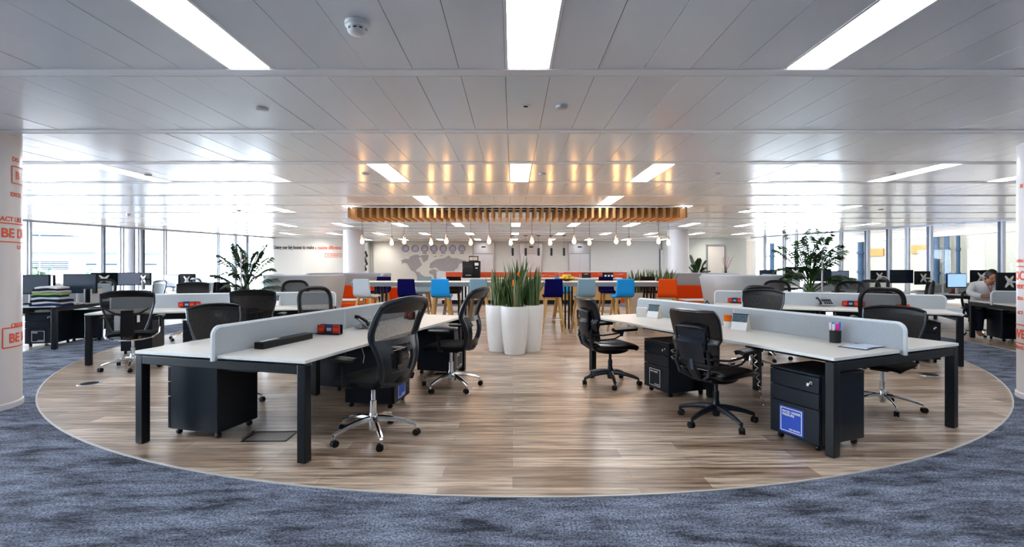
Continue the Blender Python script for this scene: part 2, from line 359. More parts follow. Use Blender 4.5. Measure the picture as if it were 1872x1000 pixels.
# detectors and grilles on the ceiling
def ceil_at(px, py):
    Y = F * H / (VY - py); return (px - VX) * Y / F, Y
x, y = ceil_at(654, 42); t = thing('smoke_detector', (x, y, CEIL), 0, 'white domed smoke detector nearest the camera, left of centre', 'smoke detector')
mb = MB(); mb.lathe([(.066, 0), (.066, -.018), (.060, -.022)], n=28); mb.build('base', M_WHT, t)
mb = MB(); mb.lathe([(.060, -.022), (.056, -.034), (.048, -.038)], n=28, m=0); mb.lathe([(.047, -.034), (.047, -.046)], n=28, m=1); mb.lathe([(.052, -.046), (.048, -.054), (.034, -.062), (.012, -.064)], n=28)
for k in range(10):
    a = k * math.pi / 5; mb.box((.05 * math.cos(a), .05 * math.sin(a), -.041), (.006, .012, .016), 0, a)
mb.build('sensor_head', [M_WHT, M_DARK], t)
LAB = {(479, 197): 'flat round ceiling sensor left of centre in second panel bay', (1027, 194): 'flat round ceiling sensor just right of the small speaker', (668, 317): 'flat round ceiling sensor beside the second-row light left of centre',
       (991, 317): 'flat round ceiling sensor right of the central square light', (1310, 317): 'flat round ceiling sensor between two right-hand second-row lights', (270, 319): 'flat round ceiling sensor beside the far left second-row light',
       (1630, 317): 'flat round ceiling sensor above the far right second-row light', (437, 385): 'flat round ceiling sensor above the left palm', (523, 385): 'flat round ceiling sensor above the left booth', (1368, 383): 'dark round ceiling sensor above the right booth', (1610, 383): 'dark round ceiling sensor above the right windows'}
s0 = None
for (px, py), lb in LAB.items():
    x, y = ceil_at(px, py)
    if not s0:
        mb = MB(); mb.lathe([(.05, 0), (.05, -.012), (.042, -.02), (.01, -.022)], n=20); s0 = mb.build('ceiling_sensor', pm('grey_sensor_plastic', (.55, .56, .58), .5), loc=(x, y, CEIL)); tag(s0, lb, 'ceiling sensor', 'flat round ceiling sensors')
    else:
        o = s0.copy(); C.objects.link(o); o.location = (x, y, CEIL); o['label'] = lb
x, y = ceil_at(961, 193); t = thing('ceiling_speaker', (x, y, CEIL), 0, 'small white ring speaker with dark centre near the centre line', 'speaker')
mb = MB(); mb.lathe([(.04, 0), (.04, -.006), (.025, -.008)], n=20); mb.build('ring', M_WHT, t); mb = MB(); mb.lathe([(.02, -.004), (.019, -.010)], n=16); mb.build('grille', M_DARK, t)
for i, (px, py) in enumerate(((235, 391), (697, 441), (780, 441))):
    x, y = ceil_at(px, py); mb = MB(); mb.lathe([(.05, 0), (.05, -.03), (.04, -.05), (.02, -.06)], n=16)
    tag(mb.build('dome_camera', M_STE, loc=(x, y, CEIL)), ['small dome camera on the ceiling above the far left desks', 'small round spotlight fitting at the grey wall left of the clocks', 'small round ceiling fitting above the clocks'][i], 'dome camera')
# ------------------------------------------------------------ setting: outer walls and windows
WL = [(18, -3), (13.6, 14), (10.8, 22)]             # right side; mirrored for the left
def onwall(side, px):                               # where the sight line through px meets the window wall
    q = (px - VX) / F
    for (xa, ya), (xb, yb) in zip(WL, WL[1:]):
        xa, xb = xa * side, xb * side
        d = (xb - xa) - q * (yb - ya); tt = (q * ya - xa) / d if abs(d) > 1e-9 else -1
        if 0 <= tt <= 1: return xa + tt * (xb - xa), ya + tt * (yb - ya), math.atan2(yb - ya, xb - xa)
M_FR = pm('pale_window_frame', (.50, .56, .66), .4, .3)
M_FRD = pm('dark_window_frame', (.10, .13, .20), .4, .3)
wn = 0
for side, pxs in ((-1, [(47, 12, 1), (183, 12, 0), (219, 7, 1), (252, 6, 1), (298, 7, 1), (396, 7, 1), (428, 7, 1), (449, 5, 0)]),
                  (1, [(1835, 8, 0), (1703, 7, 0), (1662, 4, 1), (1628, 7, 0), (1588, 7, 0), (1540, 4, 1), (1458, 4, 1), (1436, 5, 0), (1400, 3, 1), (1362, 4, 1)])):
    for (xa, ya), (xb, yb) in zip(WL, WL[1:]):
        xa, xb = xa * side, xb * side; L_ = math.hypot(xb - xa, yb - ya); a = math.atan2(yb - ya, xb - xa); mid = ((xa + xb) / 2, (ya + yb) / 2)
        wn += 1
        w = bpy.data.objects.new('window_%d' % wn, None); C.objects.link(w); w['kind'] = 'structure'; w.location = (*mid, 0); w.rotation_euler = (0, 0, a)
        mb = MB(); mb.box((0, 0, 1.36), (L_, .012, 2.60)); mb.build('pane', MATS['glass'], w)
        mb = MB(); mb.box((0, 0, .05), (L_, .12, .10)); mb.box((0, 0, 2.655), (L_, .12, .05)); mb.build('frame', M_FR, w)
        if yb < 15:                                  # unseen stretch beside the camera: evenly spaced mullions
            for s_ in range(7):
                mb = MB(); mb.box((-L_ / 2 + .2 + s_ * 1.5, 0, 1.36), (.09, .12, 2.56)); mb.build('mullion', M_FR, w)
        for px, wd, kd in pxs:
            h_ = onwall(side, px)
            if not h_ or not (min(ya, yb) - .01 <= h_[1] <= max(ya, yb) + .01): continue
            tt = ((h_[0] - mid[0]) * math.cos(a) + (h_[1] - mid[1]) * math.sin(a)); sw = wd * h_[1] / F
            mb = MB(); mb.box((tt, .02, 1.36), (.05, sw, 2.56)); mb.box((tt + .1, 0, 1.36), (.05, sw * .5, 2.56), 1); mb.build('mullion', [M_FR, M_FRD if kd == 0 else M_FR], w)
mb = MB(); mb.box((0, -3.05, 1.35), (36.5, .1, 2.7)); tag(mb.build('wall_front', M_WALLG), kind='structure')
YW, YE = 22.0, 26.0                                 # text wall; lift wall
mb = MB(); mb.box((xat(628, YW) / 2 - 10.9 / 2, YW + .1, 1.37), (10.9 - abs(xat(628, YW)), .2, 2.74)); tag(mb.build('wall_left', M_WALL), kind='structure')
xl = xat(628, YW); mb = MB(); mb.box((xl, (YW + YE) / 2 + .1, 1.37), (.16, YE - YW, 2.74)); tag(mb.build('wall_left_return', M_WALLG), kind='structure')
mb = MB(); mb.box((0, YE + .1, 1.37), (26, .2, 2.74), 0); tag(mb.build('wall_back', M_WALL), kind='structure')
mb = MB(); xa, xb = xat(683, YE - .3), xat(864, YE - .3); mb.box(((xa + xb) / 2, YE - .15, 1.37), (xb - xa, .3, 2.74)); tag(mb.build('wall_map_panel', pm('warm_wall_paint', (.68, .66, .62), .7, 0, .02, 3)), kind='structure')
xa, xb = xat(1080, YE - .3), xat(1208, YE - .3); mb = MB(); mb.box(((xa + xb) / 2, YE - .15, 1.37), (xb - xa, .3, 2.74)); tag(mb.build('wall_right_panel', M_WALLG), kind='structure')
xr = xat(1260, 22); mb = MB(); mb.box(((xr + 10.8) / 2, 22.6, 1.37), (10.8 - xr, .2, 2.74)); tag(mb.build('wall_right', pm('pale_green_wall_paint', (.66, .70, .68), .6, 0, .02, 3)), kind='structure')
mb = MB(); mb.box((xr, 24.2, 1.37), (.16, 3.4, 2.74)); tag(mb.build('wall_right_return', M_WALLG), kind='structure')
# doors
d = bpy.data.objects.new('door_1', None); C.objects.link(d); d['kind'] = 'structure'; d.location = (xat(1309, 22.45), 22.47, 0)
mb = MB(); mb.box((0, 0, 1.14), (.76, .06, 2.28)); mb.build('door_leaf', pm('cream_door', (.72, .70, .66), .4), d)
mb = MB(); mb.box((-.42, 0, 1.17), (.06, .08, 2.34)); mb.box((.42, 0, 1.17), (.06, .08, 2.34)); mb.box((0, 0, 2.34), (.9, .08, .06)); mb.build('door_frame', M_STE, d)
mb = MB(); mb.tube([(.3, -.05, 1.0), (.3, -.05, 1.3)], .012); mb.build('handle', M_CHR, d)
d = bpy.data.objects.new('door_2', None); C.objects.link(d); d['kind'] = 'structure'; d.location = (xat(1212, YE - .35), YE - .36, 0)
mb = MB(); mb.box((0, 0, 1.12), (.3, .05, 2.24)); mb.build('door_leaf', M_WALL, d); mb = MB(); mb.box((-.17, -.01, 1.14), (.05, .07, 2.28), 0); mb.build('door_frame', M_FRD, d)
# lifts
for i, (a, b) in enumerate(((866, 902), (953, 989), (1041, 1078))):
    xa, xb = xat(a, YE), xat(b, YE); w = xb - xa; zt = zat(464, YE)
    t = thing('lift_doors', ((xa + xb) / 2, YE, 0), 0, ['brushed steel lift doors partly behind the coffee machine, leftmost', 'brushed steel lift doors in the middle, behind the hanging black lamps', 'bright steel lift doors on the right, beside the grey wall'][i], 'lift', 'lift doors on the back wall')
    mb = MB(); mb.box((-w / 2 - .03, -.04, 1.3), (.06, .10, 2.6)); mb.box((w / 2 + .03, -.04, 1.3), (.06, .10, 2.6)); mb.box((0, -.04, 2.62), (w + .12, .10, .06)); mb.build('frame', M_STE, t)
    mb = MB(); mb.box((0, -.03, (zt + 2.6) / 2), (w, .05, 2.6 - zt - .02)); mb.build('transom_panel', M_STE, t, .004)
    for s in (-1, 1): mb = MB(); mb.box((s * w / 4, -.02, zt / 2), (w / 2 - .01, .03, zt - .02)); mb.build('door_leaf', pm('pale_steel', (.72, .75, .80), .35, .8, .03, 20, stretch=(1, 1, 30)), t)
    mb = MB(); mb.box((0, -.06, (zt + 2.6) / 2 + .08), (.22, .01, .07)); mb.build('floor_sign', M_DARK, t)
# wall lettering, left rear wall
xa = xat(500.5, YW); t1 = text('Using our big boxes to make ', .225, M_DARK, M=Matrix.Translation((0, 0, 0)), bold=.02, ext=.004)
def fit(o, w):                                       # scale lettering to a width
    xs = [v.co.x for v in o.data.vertices]; s = w / (max(xs) - min(xs)); o.data.transform(Matrix.Diagonal((s, 1, 1, 1))); return o
fit(t1, xat(574, YW) - xa); t1.data.transform(Matrix.Translation((xa, YW - .005, zat(455.2, YW))) @ FRONT)
t = thing('wall_slogan', (0, 0, 0), 0, 'slogan in black and orange letters on the rear left wall', 'wall lettering'); t1.parent = t; t1.name = 'black_lettering'
t2 = text('a massive difference', .225, M_RED, t, 'orange_lettering', bold=.02, ext=.004); xb = xat(576, YW); fit(t2, xat(624, YW) - xb); t2.data.transform(Matrix.Translation((xb, YW - .005, zat(455.8, YW))) @ FRONT)
def outline(mb, x0, z0, x1, z1, y, th=.02, dy=.006, m=0):
    mb.box(((x0 + x1) / 2, y, z0), (x1 - x0 + th, dy, th), m); mb.box(((x0 + x1) / 2, y, z1), (x1 - x0 + th, dy, th), m); mb.box((x0, y, (z0 + z1) / 2), (th, dy, z1 - z0), m); mb.box((x1, y, (z0 + z1) / 2), (th, dy, z1 - z0), m)
mb = MB(); x0, x1, z0, z1 = xat(594.5, YW), xat(623.5, YW), zat(470, YW), zat(463.7, YW); outline(mb, x0, z0, x1, z1, YW - .006); mb.build('orange_outline', M_RED, t)
t3 = text('BE DIFFERENT', .10, M_RED, t, 'boxed_lettering', ext=.003); fit(t3, (x1 - x0) * .8); t3.data.transform(Matrix.Translation((x0 + .08, YW - .005, z0 + .045)) @ FRONT)
# clocks, map
YM = YE - .3
c0 = None
for i, px in enumerate((741.6, 759, 776.4, 793.5, 810.3, 827.4, 844.5)):
    x = xat(px, YM); z = zat(454.4, YM)
    t = thing('wall_clock', (x, YM, z), 0, 'round grey wall clock in the row over the map, %s' % ['leftmost', 'second from left', 'third from left', 'middle of seven', 'third from right', 'second from right', 'rightmost'][i], 'clock', 'row of world clocks')
    mb = MB(); mb.M = Matrix.Rotation(R(90), 4, 'X'); mb.lathe([(.19, 0), (.19, .03), (.16, .03), (.158, .015)], n=28); mb.build('rim', pm('grey_metal_rim', (.15, .15, .19), .35, .6), t)
    mb = MB(); mb.M = Matrix.Rotation(R(90), 4, 'X'); mb.lathe([(.16, .005), (.158, .018)], n=28); mb.build('dial', pm('lilac_dial', (.42, .40, .52), .5, 0, .2, 10), t)
    for q, (ln, w_) in enumerate(((.09, .016), (.13, .010))):
        a = random.uniform(0, 6.28); mb = MB(); mb.box((math.sin(a) * ln / 2, -.024 - q * .003, math.cos(a) * ln / 2), (w_, .004, ln), 0, T=Matrix.Rotation(a, 4, 'Y')); mb.build('hand', M_WHT, t)
    mb = MB(); mb.box((0, -.008, -.245), (.22, .012, .035)); mb.build('name_plate', M_DARK if i > 1 else M_PAP, t)
mb = MB()
for poly in ([(105, 640), (160, 610), (235, 610), (240, 580), (300, 555), (360, 545), (400, 570), (380, 600), (400, 640), (430, 700), (410, 720), (350, 770), (330, 800), (290, 800), (260, 780), (225, 720), (200, 680), (150, 670), (110, 695), (130, 665)],
             [(385, 565), (470, 545), (530, 550), (520, 620), (460, 665), (435, 640), (430, 600)], [(300, 795), (345, 800), (400, 820), (410, 845), (475, 880), (455, 920), (400, 940), (370, 940), (350, 870), (330, 830)],
             [(560, 690), (590, 650), (640, 620), (700, 610), (760, 600), (840, 560), (880, 600), (960, 600), (1050, 630), (1100, 640), (1060, 680), (1000, 680), (985, 720), (975, 755), (940, 765), (920, 790), (900, 830), (870, 815), (840, 850), (800, 815), (770, 800), (700, 790), (640, 740), (570, 755), (540, 740)],
             [(535, 800), (600, 765), (680, 790), (720, 830), (735, 860), (690, 890), (670, 945), (640, 950), (610, 900), (600, 850), (545, 835)], [(700, 560), (750, 555), (750, 566), (700, 572)], [(610, 568), (650, 566), (650, 580), (615, 582)], [(550, 680), (575, 670), (570, 705), (552, 705)]):
    mb.wallprism([(xat(720 + a / 8.331, YM), zat(400 + b / 8.333, YM)) for a, b in poly], YM - .012, YM - .001)
tag(mb.build('world_map', M_MAP), 'grey world map cut-out on the pale wall under the clocks', 'wall map')
mb = MB(); x = xat(668.5, 21.4)
for k in range(7): mb.ell((x + .05 * math.sin(k * 2.1), 21.4, zat(462 + k * 5, 21.4)), (.05, .012, .08))
mb.box((x, 21.42, 1.2), (.16, .01, 2.4), 1)
tag(mb.build('patterned_hanging', [M_DARK, M_WALL]), 'narrow pale hanging panel with black blobs beside the rear left column', 'wall hanging')
# columns
def column(name, x, y, r, label):
    t = thing(name, (x, y, 0), 0, label, 'column'); mb = MB(); mb.lathe([(r, .0), (r, CEIL + .01)], n=48); mb.build('shaft', M_COL, t)
    mb = MB(); mb.lathe([(r + .012, 0), (r + .012, .05), (r, .06)], n=48); mb.build('skirting', M_COL, t)
    return t
RC = .36
CLx, CLy = -5.26, 4.72; CRx, CRy = 5.68, 4.99
cl = column('column', CLx, CLy, RC, 'round white column at the left edge with orange slogans')
cr = column('column', CRx, CRy, RC, 'round white column at the right edge with orange slogans')
column('pillar', onwall(-1, 237)[0] * 1.03, onwall(-1, 237)[1] * 1.03, .21, 'slim pale blue-white pillar just outside the left windows')
mb = MB(); h_ = onwall(-1, 255); mb.box((h_[0] * 1.012, h_[1] * 1.012, 1.35), (.29, .12, 2.6)); tag(mb.build('window_blind', pm('blue_grey_panel', (.06, .075, .10), .6)), 'flat blue-grey upright panel right of the pale pillar, left windows', 'panel')
column('column', xat(645.5, 17.5), 17.6, .375, 'round white column behind the left booth, near the slogan wall')
column('column', xat(1241.5, 17.4), 17.5, .36, 'round white column behind the right booth')
def coltext(par, cx, cy, px, py, body, size, align, bold=.03):
    q = (px - VX) / F; d = Vector((q, 1)).normalized(); o = Vector((cx, cy)); b = o.dot(d); pe = (o - d * b).length
    s = b - math.sqrt(max(1e-4, RC * RC - min(pe, RC * .9995) ** 2)); hit = d * s; a = math.atan2(hit.y - cy, hit.x - cx); z = zat(py, hit.y)
    M = Matrix.Translation((a, z, 0)) @ Matrix.Diagonal((1 / RC, 1, 1, 1))
    o = text(body, size, M_RED, par, 'lettering', M, bold, .001, align, (0, 0, RC)); return a, z
def colbar(par, a0, a1, z, th=.012, n=18, vert=None):
    mb = MB(); r0, r1 = RC, RC + .003
    def seg(aa, ab, za, zb):
        mb.add([(r1 * math.cos(aa), r1 * math.sin(aa), za), (r1 * math.cos(ab), r1 * math.sin(ab), za), (r1 * math.cos(ab), r1 * math.sin(ab), zb), (r1 * math.cos(aa), r1 * math.sin(aa), zb)], [(0, 1, 2, 3)])
        mb.add([(r0 * math.cos(aa), r0 * math.sin(aa), zb), (r0 * math.cos(ab), r0 * math.sin(ab), zb), (r1 * math.cos(ab), r1 * math.sin(ab), zb), (r1 * math.cos(aa), r1 * math.sin(aa), zb)], [(0, 1, 2, 3)])
    for zz in z:
        for k in range(n): seg(a0 + (a1 - a0) * k / n, a0 + (a1 - a0) * (k + 1) / n, zz - th / 2, zz + th / 2)
    for v in (vert or []): seg(v - th / 2 / RC, v + th / 2 / RC, min(z), max(z))
    mb.build('orange_rule', M_RED, par)
for px, py, s_, sz in ((22, 294, 'DO', .06), (19, 358, 'EXCEL', .055), (0, 403, 'ACT LIKE', .062), (31, 455, 'LO', .05), (20, 599, 'CREATE', .055)):
    coltext(cl, CLx, CLy, px, py, s_, sz, 'LEFT')
a, z = coltext(cl, CLx, CLy, 28, 327, 'B', .11, 'LEFT'); colbar(cl, a - .12, a + .5, (z - .045, z + .12), vert=(a - .12,))
a, z = coltext(cl, CLx, CLy, 1, 433, 'BE DI', .125, 'LEFT'); colbar(cl, a - .5, a + 1.3, (z - .045, z + .135))
a, z = coltext(cl, CLx, CLy, 16, 627, 'BE IN', .125, 'LEFT'); colbar(cl, a - .16, a + 1.1, (z - .045, z + .145), vert=(a - .16,))
for px, py, s_, sz in ((1871, 342, 'BE', .05), (1871, 480, 'DOWN', .05), (1871, 528, 'YOUR', .05), (1871, 549, 'IDEA', .05), (1870, 575, 'ACT', .05), (1871, 640, 'CREATE', .05)):
    coltext(cr, CRx, CRy, px, py, s_, sz, 'RIGHT')
a, z = coltext(cr, CRx, CRy, 1875, 512, 'DOC', .13, 'RIGHT'); colbar(cr, a - .9, a + .4, (z - .055, z + .14))
a, z = coltext(cr, CRx, CRy, 1875, 620, 'INVE', .13, 'RIGHT'); colbar(cr, a - .9, a + .4, (z - .055, z + .14))
# ------------------------------------------------------------ desks
def bench(M, rz, L, Wd, label, div=True, mids=1, tray=True):
    t = thing('bench_desk', M, R(rz), label, 'desk', 'long white bench desks on black frames')
    mb = MB()
    gap = .012
    nb = mids + 1; bl = L / nb
    for s in (-1, 1):
        for k in range(nb):
            cx = (k + .5) * bl; w = Wd / 2 - .02
            mb = MB(); mb.box((cx, s * (w / 2 + .02), .7175), (bl - .004, w, .023)); mb.box((cx, s * (w + .02 - .0005), .7175), (bl - .004, .003, .0232), 1)
            if k == 0: mb.box((.0015, s * (w / 2 + .02), .7175), (.003, w, .0232), 1)
            mb.build('desktop', [M_TOP, M_EDGE], t, .002)
    def frame_end(x, inset):
        mb = MB()
        y = Wd / 2 - .035 - inset
        mb.box((x, 0, .66), (.065, 2 * y, .065)); mb.build('cross_beam', M_BLK, t, .004)
        for s in (-1, 1):
            mb = MB(); mb.box((x, s * y, .35), (.068, .068, .685)); mb.lathe([(.022, .0), (.022, .012)], c=(x, s * y, 0), n=12); mb.build('leg', M_BLK, t, .005)
    frame_end(.036, 0); frame_end(L - .036, 0)
    for k in range(1, nb): frame_end(k * bl, Wd / 2 - .38)
    mb = MB()
    for s in (-1, 1): mb.box((L / 2, s * .30, .675), (L - .1, .04, .05))
    mb.build('side_rail', M_BLK, t, .003)
    if tray:
        mb = MB()
        for k in range(nb):
            cx = (k + .5) * bl; mb.box((cx, 0, .56), (bl - .5, .26, .006)); mb.box((cx, .13, .60), (bl - .5, .005, .09)); mb.box((cx, -.13, .60), (bl - .5, .005, .09))
            for e in (-1, 1): mb.box((cx + e * (bl / 2 - .3), 0, .62), (.02, .26, .12))
        mb.build('cable_tray', M_BLK, t)
    if div:
        for k in range(nb):
            x0, x1 = k * bl - (.02 if k == 0 else -.003), (k + 1) * bl + (.02 if k == nb - 1 else -.003)
            r = .06; z0, z1 = .69, .935
            pts = [(x0, z0)]
            if k == 0: pts += [(x0 + r - r * math.cos(q * math.pi / 12), z1 - r + r * math.sin(q * math.pi / 12)) for q in range(7)]
            else: pts += [(x0, z1)]
            if k == nb - 1: pts += [(x1 - r + r * math.sin(q * math.pi / 12), z1 - r + r * math.cos(q * math.pi / 12)) for q in range(7)]
            else: pts += [(x1, z1)]
            pts += [(x1, z0)]
            mb = MB(); mb.wallprism(pts, -.014, .014); p = mb.build('screen_panel', M_SCR, t, .003)
            mb = MB(); path = [(a, 0, b) for a, b in pts]; mb.tube(path, .017, 6, flat=.45 if 0 else 1.0)
            mb.build('trim', M_TRIM, p)
    return t
A = bench((-2.195, 3.593), 75, 3.2, 1.55, 'white bench desk on the near left, with a black power box on it')
B = bench((3.062, 3.827), 114, 3.2, 1.65, 'white bench desk on the near right, with coloured pens and a blue folder on it')
Cd = bench((-6.15, 7.49), 17, 3.2, 1.6, 'white bench desk in the second row on the left, behind the tagged mesh chair')
Dd = bench((6.55, 7.39), 153.5, 3.2, 1.6, 'white bench desk, second row on the right, with a grey desk phone on it')
E1 = bench((-7.75, 8.83), 194, 3.0, 1.6, 'bench desk at the far left beside the edge column, with stacked clothes on it')
F1 = bench((8.58, 8.7), -20.5, 3.0, 1.6, 'bench desk at the far right where the person in white leans')
G1 = bench((-7.45, 12.7), 147, 3.2, 1.6, 'bench desk by the left windows, nearest the left palm')
K1 = bench((-10.0, 12.1), 166, 2.6, 1.5, 'bench desk by the left windows, behind the stack of clothes')
H1 = bench((10.05, 11.7), 29, 2.4, 1.6, 'bench desk by the right windows, just left of the person in white')
L1 = bench((7.3, 12.2), 30, 3.2, 1.6, 'bench desk by the right windows, behind the right palm')
N1 = bench((7.6, 15.6), 10, 1.8, 1.4, 'distant bench desk glimpsed over the right booth', mids=0)
def on(bn, lx, ly, z=.729):                          # a spot on a bench, along and across it
    a = bn.rotation_euler[2]; return (bn.location.x + lx * math.cos(a) - ly * math.sin(a), bn.location.y + lx * math.sin(a) + ly * math.cos(a), z)
# ------------------------------------------------------------ drawer pedestals
def pedestal(x, y, rz, label, sticker=None, hgt=.58, txt=None):    # drawers face local -Y
    t = thing('drawer_pedestal', (x, y, 0), R(rz), label, 'drawer pedestal', 'black mobile drawer pedestals')
    w, d, zb = .42, .50, .055
    mb = MB(); mb.box((0, .012, (zb + hgt) / 2), (w, d - .024, hgt - zb)); mb.box((0, 0, hgt - .008), (w + .004, d + .004, .018)); mb.build('body', M_PED, t, .004)
    zs = [(zb + .002, zb + .26), (zb + .266, zb + .38), (zb + .386, hgt - .022)]
    for i, (a, b) in enumerate(zs):
        mb = MB(); mb.box((0, -d / 2 + .006, (a + b) / 2), (w - .004, .022, b - a)); dr = mb.build('drawer', M_PED, t, .003)
        if i == 2:
            mb = MB(); mb.M = Matrix.Translation((w / 2 - .06, -d / 2 - .006, b - .045)) @ Matrix.Rotation(R(90), 4, 'X'); mb.lathe([(.012, -.002), (.012, .006)], n=14); mb.box((-.0, 0, .014), (.004, .018, .018)); mb.box((-.018, -.014, .018), (.018, .024, .003))
            mb.build('lock', M_CHR, dr)
        if i == 0 and sticker:
            s = .205; zc = zb + .125
            if sticker == 'blue':
                mb = MB(); mb.box((-.02, -d / 2 - .0055, zc), (s, .001, s)); mb.build('sticker', M_BLUE, dr)
            mb = MB(); yy = -d / 2 - .0066; h = s / 2 - .014; outline(mb, -.02 - h, zc - h, -.02 + h, zc + h, yy, .006 if sticker != 'red' else .014, .001); mb.build('sticker_outline', M_PAP if sticker != 'red' else M_RED, dr)
            if txt:
                q = text(txt, .024, M_PAP if sticker != 'red' else M_RED, dr, 'sticker_lettering', Matrix.Translation((-.02 - h + .012, yy, zc + h - .034)) @ FRONT, .03, .0004)
                text('WE DON\'T' if txt[0] != 'E' else 'WE DELIVER', .017, M_PAP, dr, 'sticker_small_lettering', Matrix.Translation((-.02 + h - .012, yy, zc - h + .012)) @ FRONT, .03, .0004, 'RIGHT')
    for sx in (-1, 1):
        for sy in (-1, 1):
            mb = MB(); c = (sx * (w / 2 - .05), sy * (d / 2 - .05), 0); mb.box((c[0], c[1], .05), (.035, .035, .014))
            mb.M = Matrix.Translation((c[0], c[1] + .008, .024)) @ Matrix.Rotation(R(90), 4, 'Y'); mb.lathe([(.012, -.016), (.0235, -.012), (.0235, .012), (.012, .016)], n=14); mb.build('caster', M_PLA, t)
    return t
def ped_on(bn, lx, ly, rz_off, label, **k):
    x, y, _ = on(bn, lx, ly, 0); return pedestal(x, y, math.degrees(bn.rotation_euler[2]) + rz_off, label, **k)
# front left pedestal: drawers toward the left user
ped_on(A, .44, .47, 180, 'black drawer pedestal under the near left desk, right beside its front left leg')
ped_on(A, 1.99, .42, 180, 'black drawer pedestal under the far left half of the near left desk')
pedestal(-1.36, 4.93, 82, 'black drawer pedestal with a small blue sticker, behind the nearest chair', 'blue' , txt='WORK\nHARD')
pedestal(-.93, 6.38, 76, 'black drawer pedestal with white-outlined label, behind the second chair on the left', 'outline', txt='LEARN')
pedestal(2.42, 3.88, -68, 'black drawer pedestal with a big bright blue sticker, under the near right desk', 'blue', txt='EXCEL UNDER\nPRESSURE')
pedestal(1.79, 5.36, -69, 'black drawer pedestal with white-outlined dark label, under the far end of the near right desk', 'outline', txt='PLAY HARD')
ped_on(Cd, .27, .35, 180, 'black drawer pedestal behind the tagged mesh chair, second row left')
ped_on(Cd, 1.36, -.46, 0, 'black drawer pedestal with a red-framed label, second row left', sticker='red', txt='DREAM BIG')
ped_on(Dd, .42, .40, 180, 'black drawer pedestal with silver lock under the right-hand end of the second row right desk')
ped_on(Dd, 1.75, .40, 180, 'black drawer pedestal hidden deep under the second row right desk')
pedestal(-8.18, 8.6, 14, 'black drawer pedestal with white-outlined label, beside the left edge column', 'outline', txt='THINK')
pedestal(-7.94, 9.2, 104, 'black drawer pedestal seen side on, behind the outlined one at far left')
pedestal(9.22, 9.05, -20, 'black drawer pedestal under the person\'s desk, left of the edge column')
pedestal(8.95, 8.1, 70, 'black drawer pedestal at the near end of the person\'s desk')
# ------------------------------------------------------------ office chairs (user faces local +Y)
def star_base(t, arm, rad=.32, n=5, hub=.085, legw=.024, style=0, ph=0.0, column=(.2, .46), colmat=None):
    mb = MB()
    for k in range(n):
        a = ph + 2 * math.pi * k / n; d = Vector((math.cos(a), math.sin(a), 0)); P = []
        for q in range(6):
            u = q / 5; P.append(d * (.02 + (rad - .02) * u) + Vector((0, 0, (.135 if style else .155) - (.055 if style else .06) * u ** 2)))
        mb.tube(P, [legw * (1.15 - .5 * q / 5) for q in range(6)], 8)
        e = d * rad; mb.tube([e + Vector((0, 0, .085)), e + Vector((0, 0, .052))], .011, 8)
    mb.lathe([(.030, .06), (.036, .09), (.036, .17), (.026, .20)], n=16)
    mb.build('base', arm, t)
    for k in range(n):
        a = ph + 2 * math.pi * k / n; e = Vector((math.cos(a) * rad, math.sin(a) * rad, 0)); mb = MB()
        b = a + (k * 1.3 + .6)
        mb.M = Matrix.Translation(e + Vector((.012 * math.cos(b), .012 * math.sin(b), .0285))) @ Matrix.Rotation(b + math.pi / 2, 4, 'Z') @ Matrix.Rotation(R(90), 4, 'Y')
        for s in (-1, 1): mb.lathe([(.012, s * .014 - .009), (.028, s * .014 - .007), (.028, s * .014 + .007), (.012, s * .014 + .009)], n=16)
        mb.M = mb.M; mb.lathe([(.02, -.006), (.02, .006)], n=10)
        mb.build('caster', M_PLA, t)
    mb = MB(); mb.lathe([(.026, .17), (.026, column[0] + .06), (.017, column[0] + .062), (.017, column[1])], n=16)
    mb.build('gas_column', colmat or arm, t)
def cushion(t, w, d, z, th, mat, y0=0, name='seat', droop=.03):
    def top(u, v):
        y = y0 - d / 2 + d * v; ex = 1 - .10 * (2 * abs(v - .5)) ** 4
        zz = z - droop * max(0, (v - .72) / .28) ** 2 - .012 * (1 - u * u) * (1 - (2 * v - 1) ** 2) - .02 * u ** 6
        return (u * w / 2 * ex, y, zz)
    mb = MB(); mb.shell(top, 12, 12, th); o = mb.build(name, mat, t, .014, 3, 60); return o
def arm_T(t, x, z, y, mat, top=.24, wid=.085, low=.47, lean=.0, yl=0):
    for s in (-1, 1):
        mb = MB(); mb.shell(lambda u, v: (s * x + u * wid / 2 * (1 - .35 * (2 * v - 1) ** 4), y - top / 2 + top * v, z - .012 * u * u), 6, 8, .024)
        mb.tube([(s * (x - .06), yl, low), (s * (x + .01), yl + .01, low + .02), (s * (x + .012), y, z - .10), (s * x, y, z - .012)], [.018, .022, .024, .026], 8, flat=.6)
        mb.build('armrest', mat, t, 0)
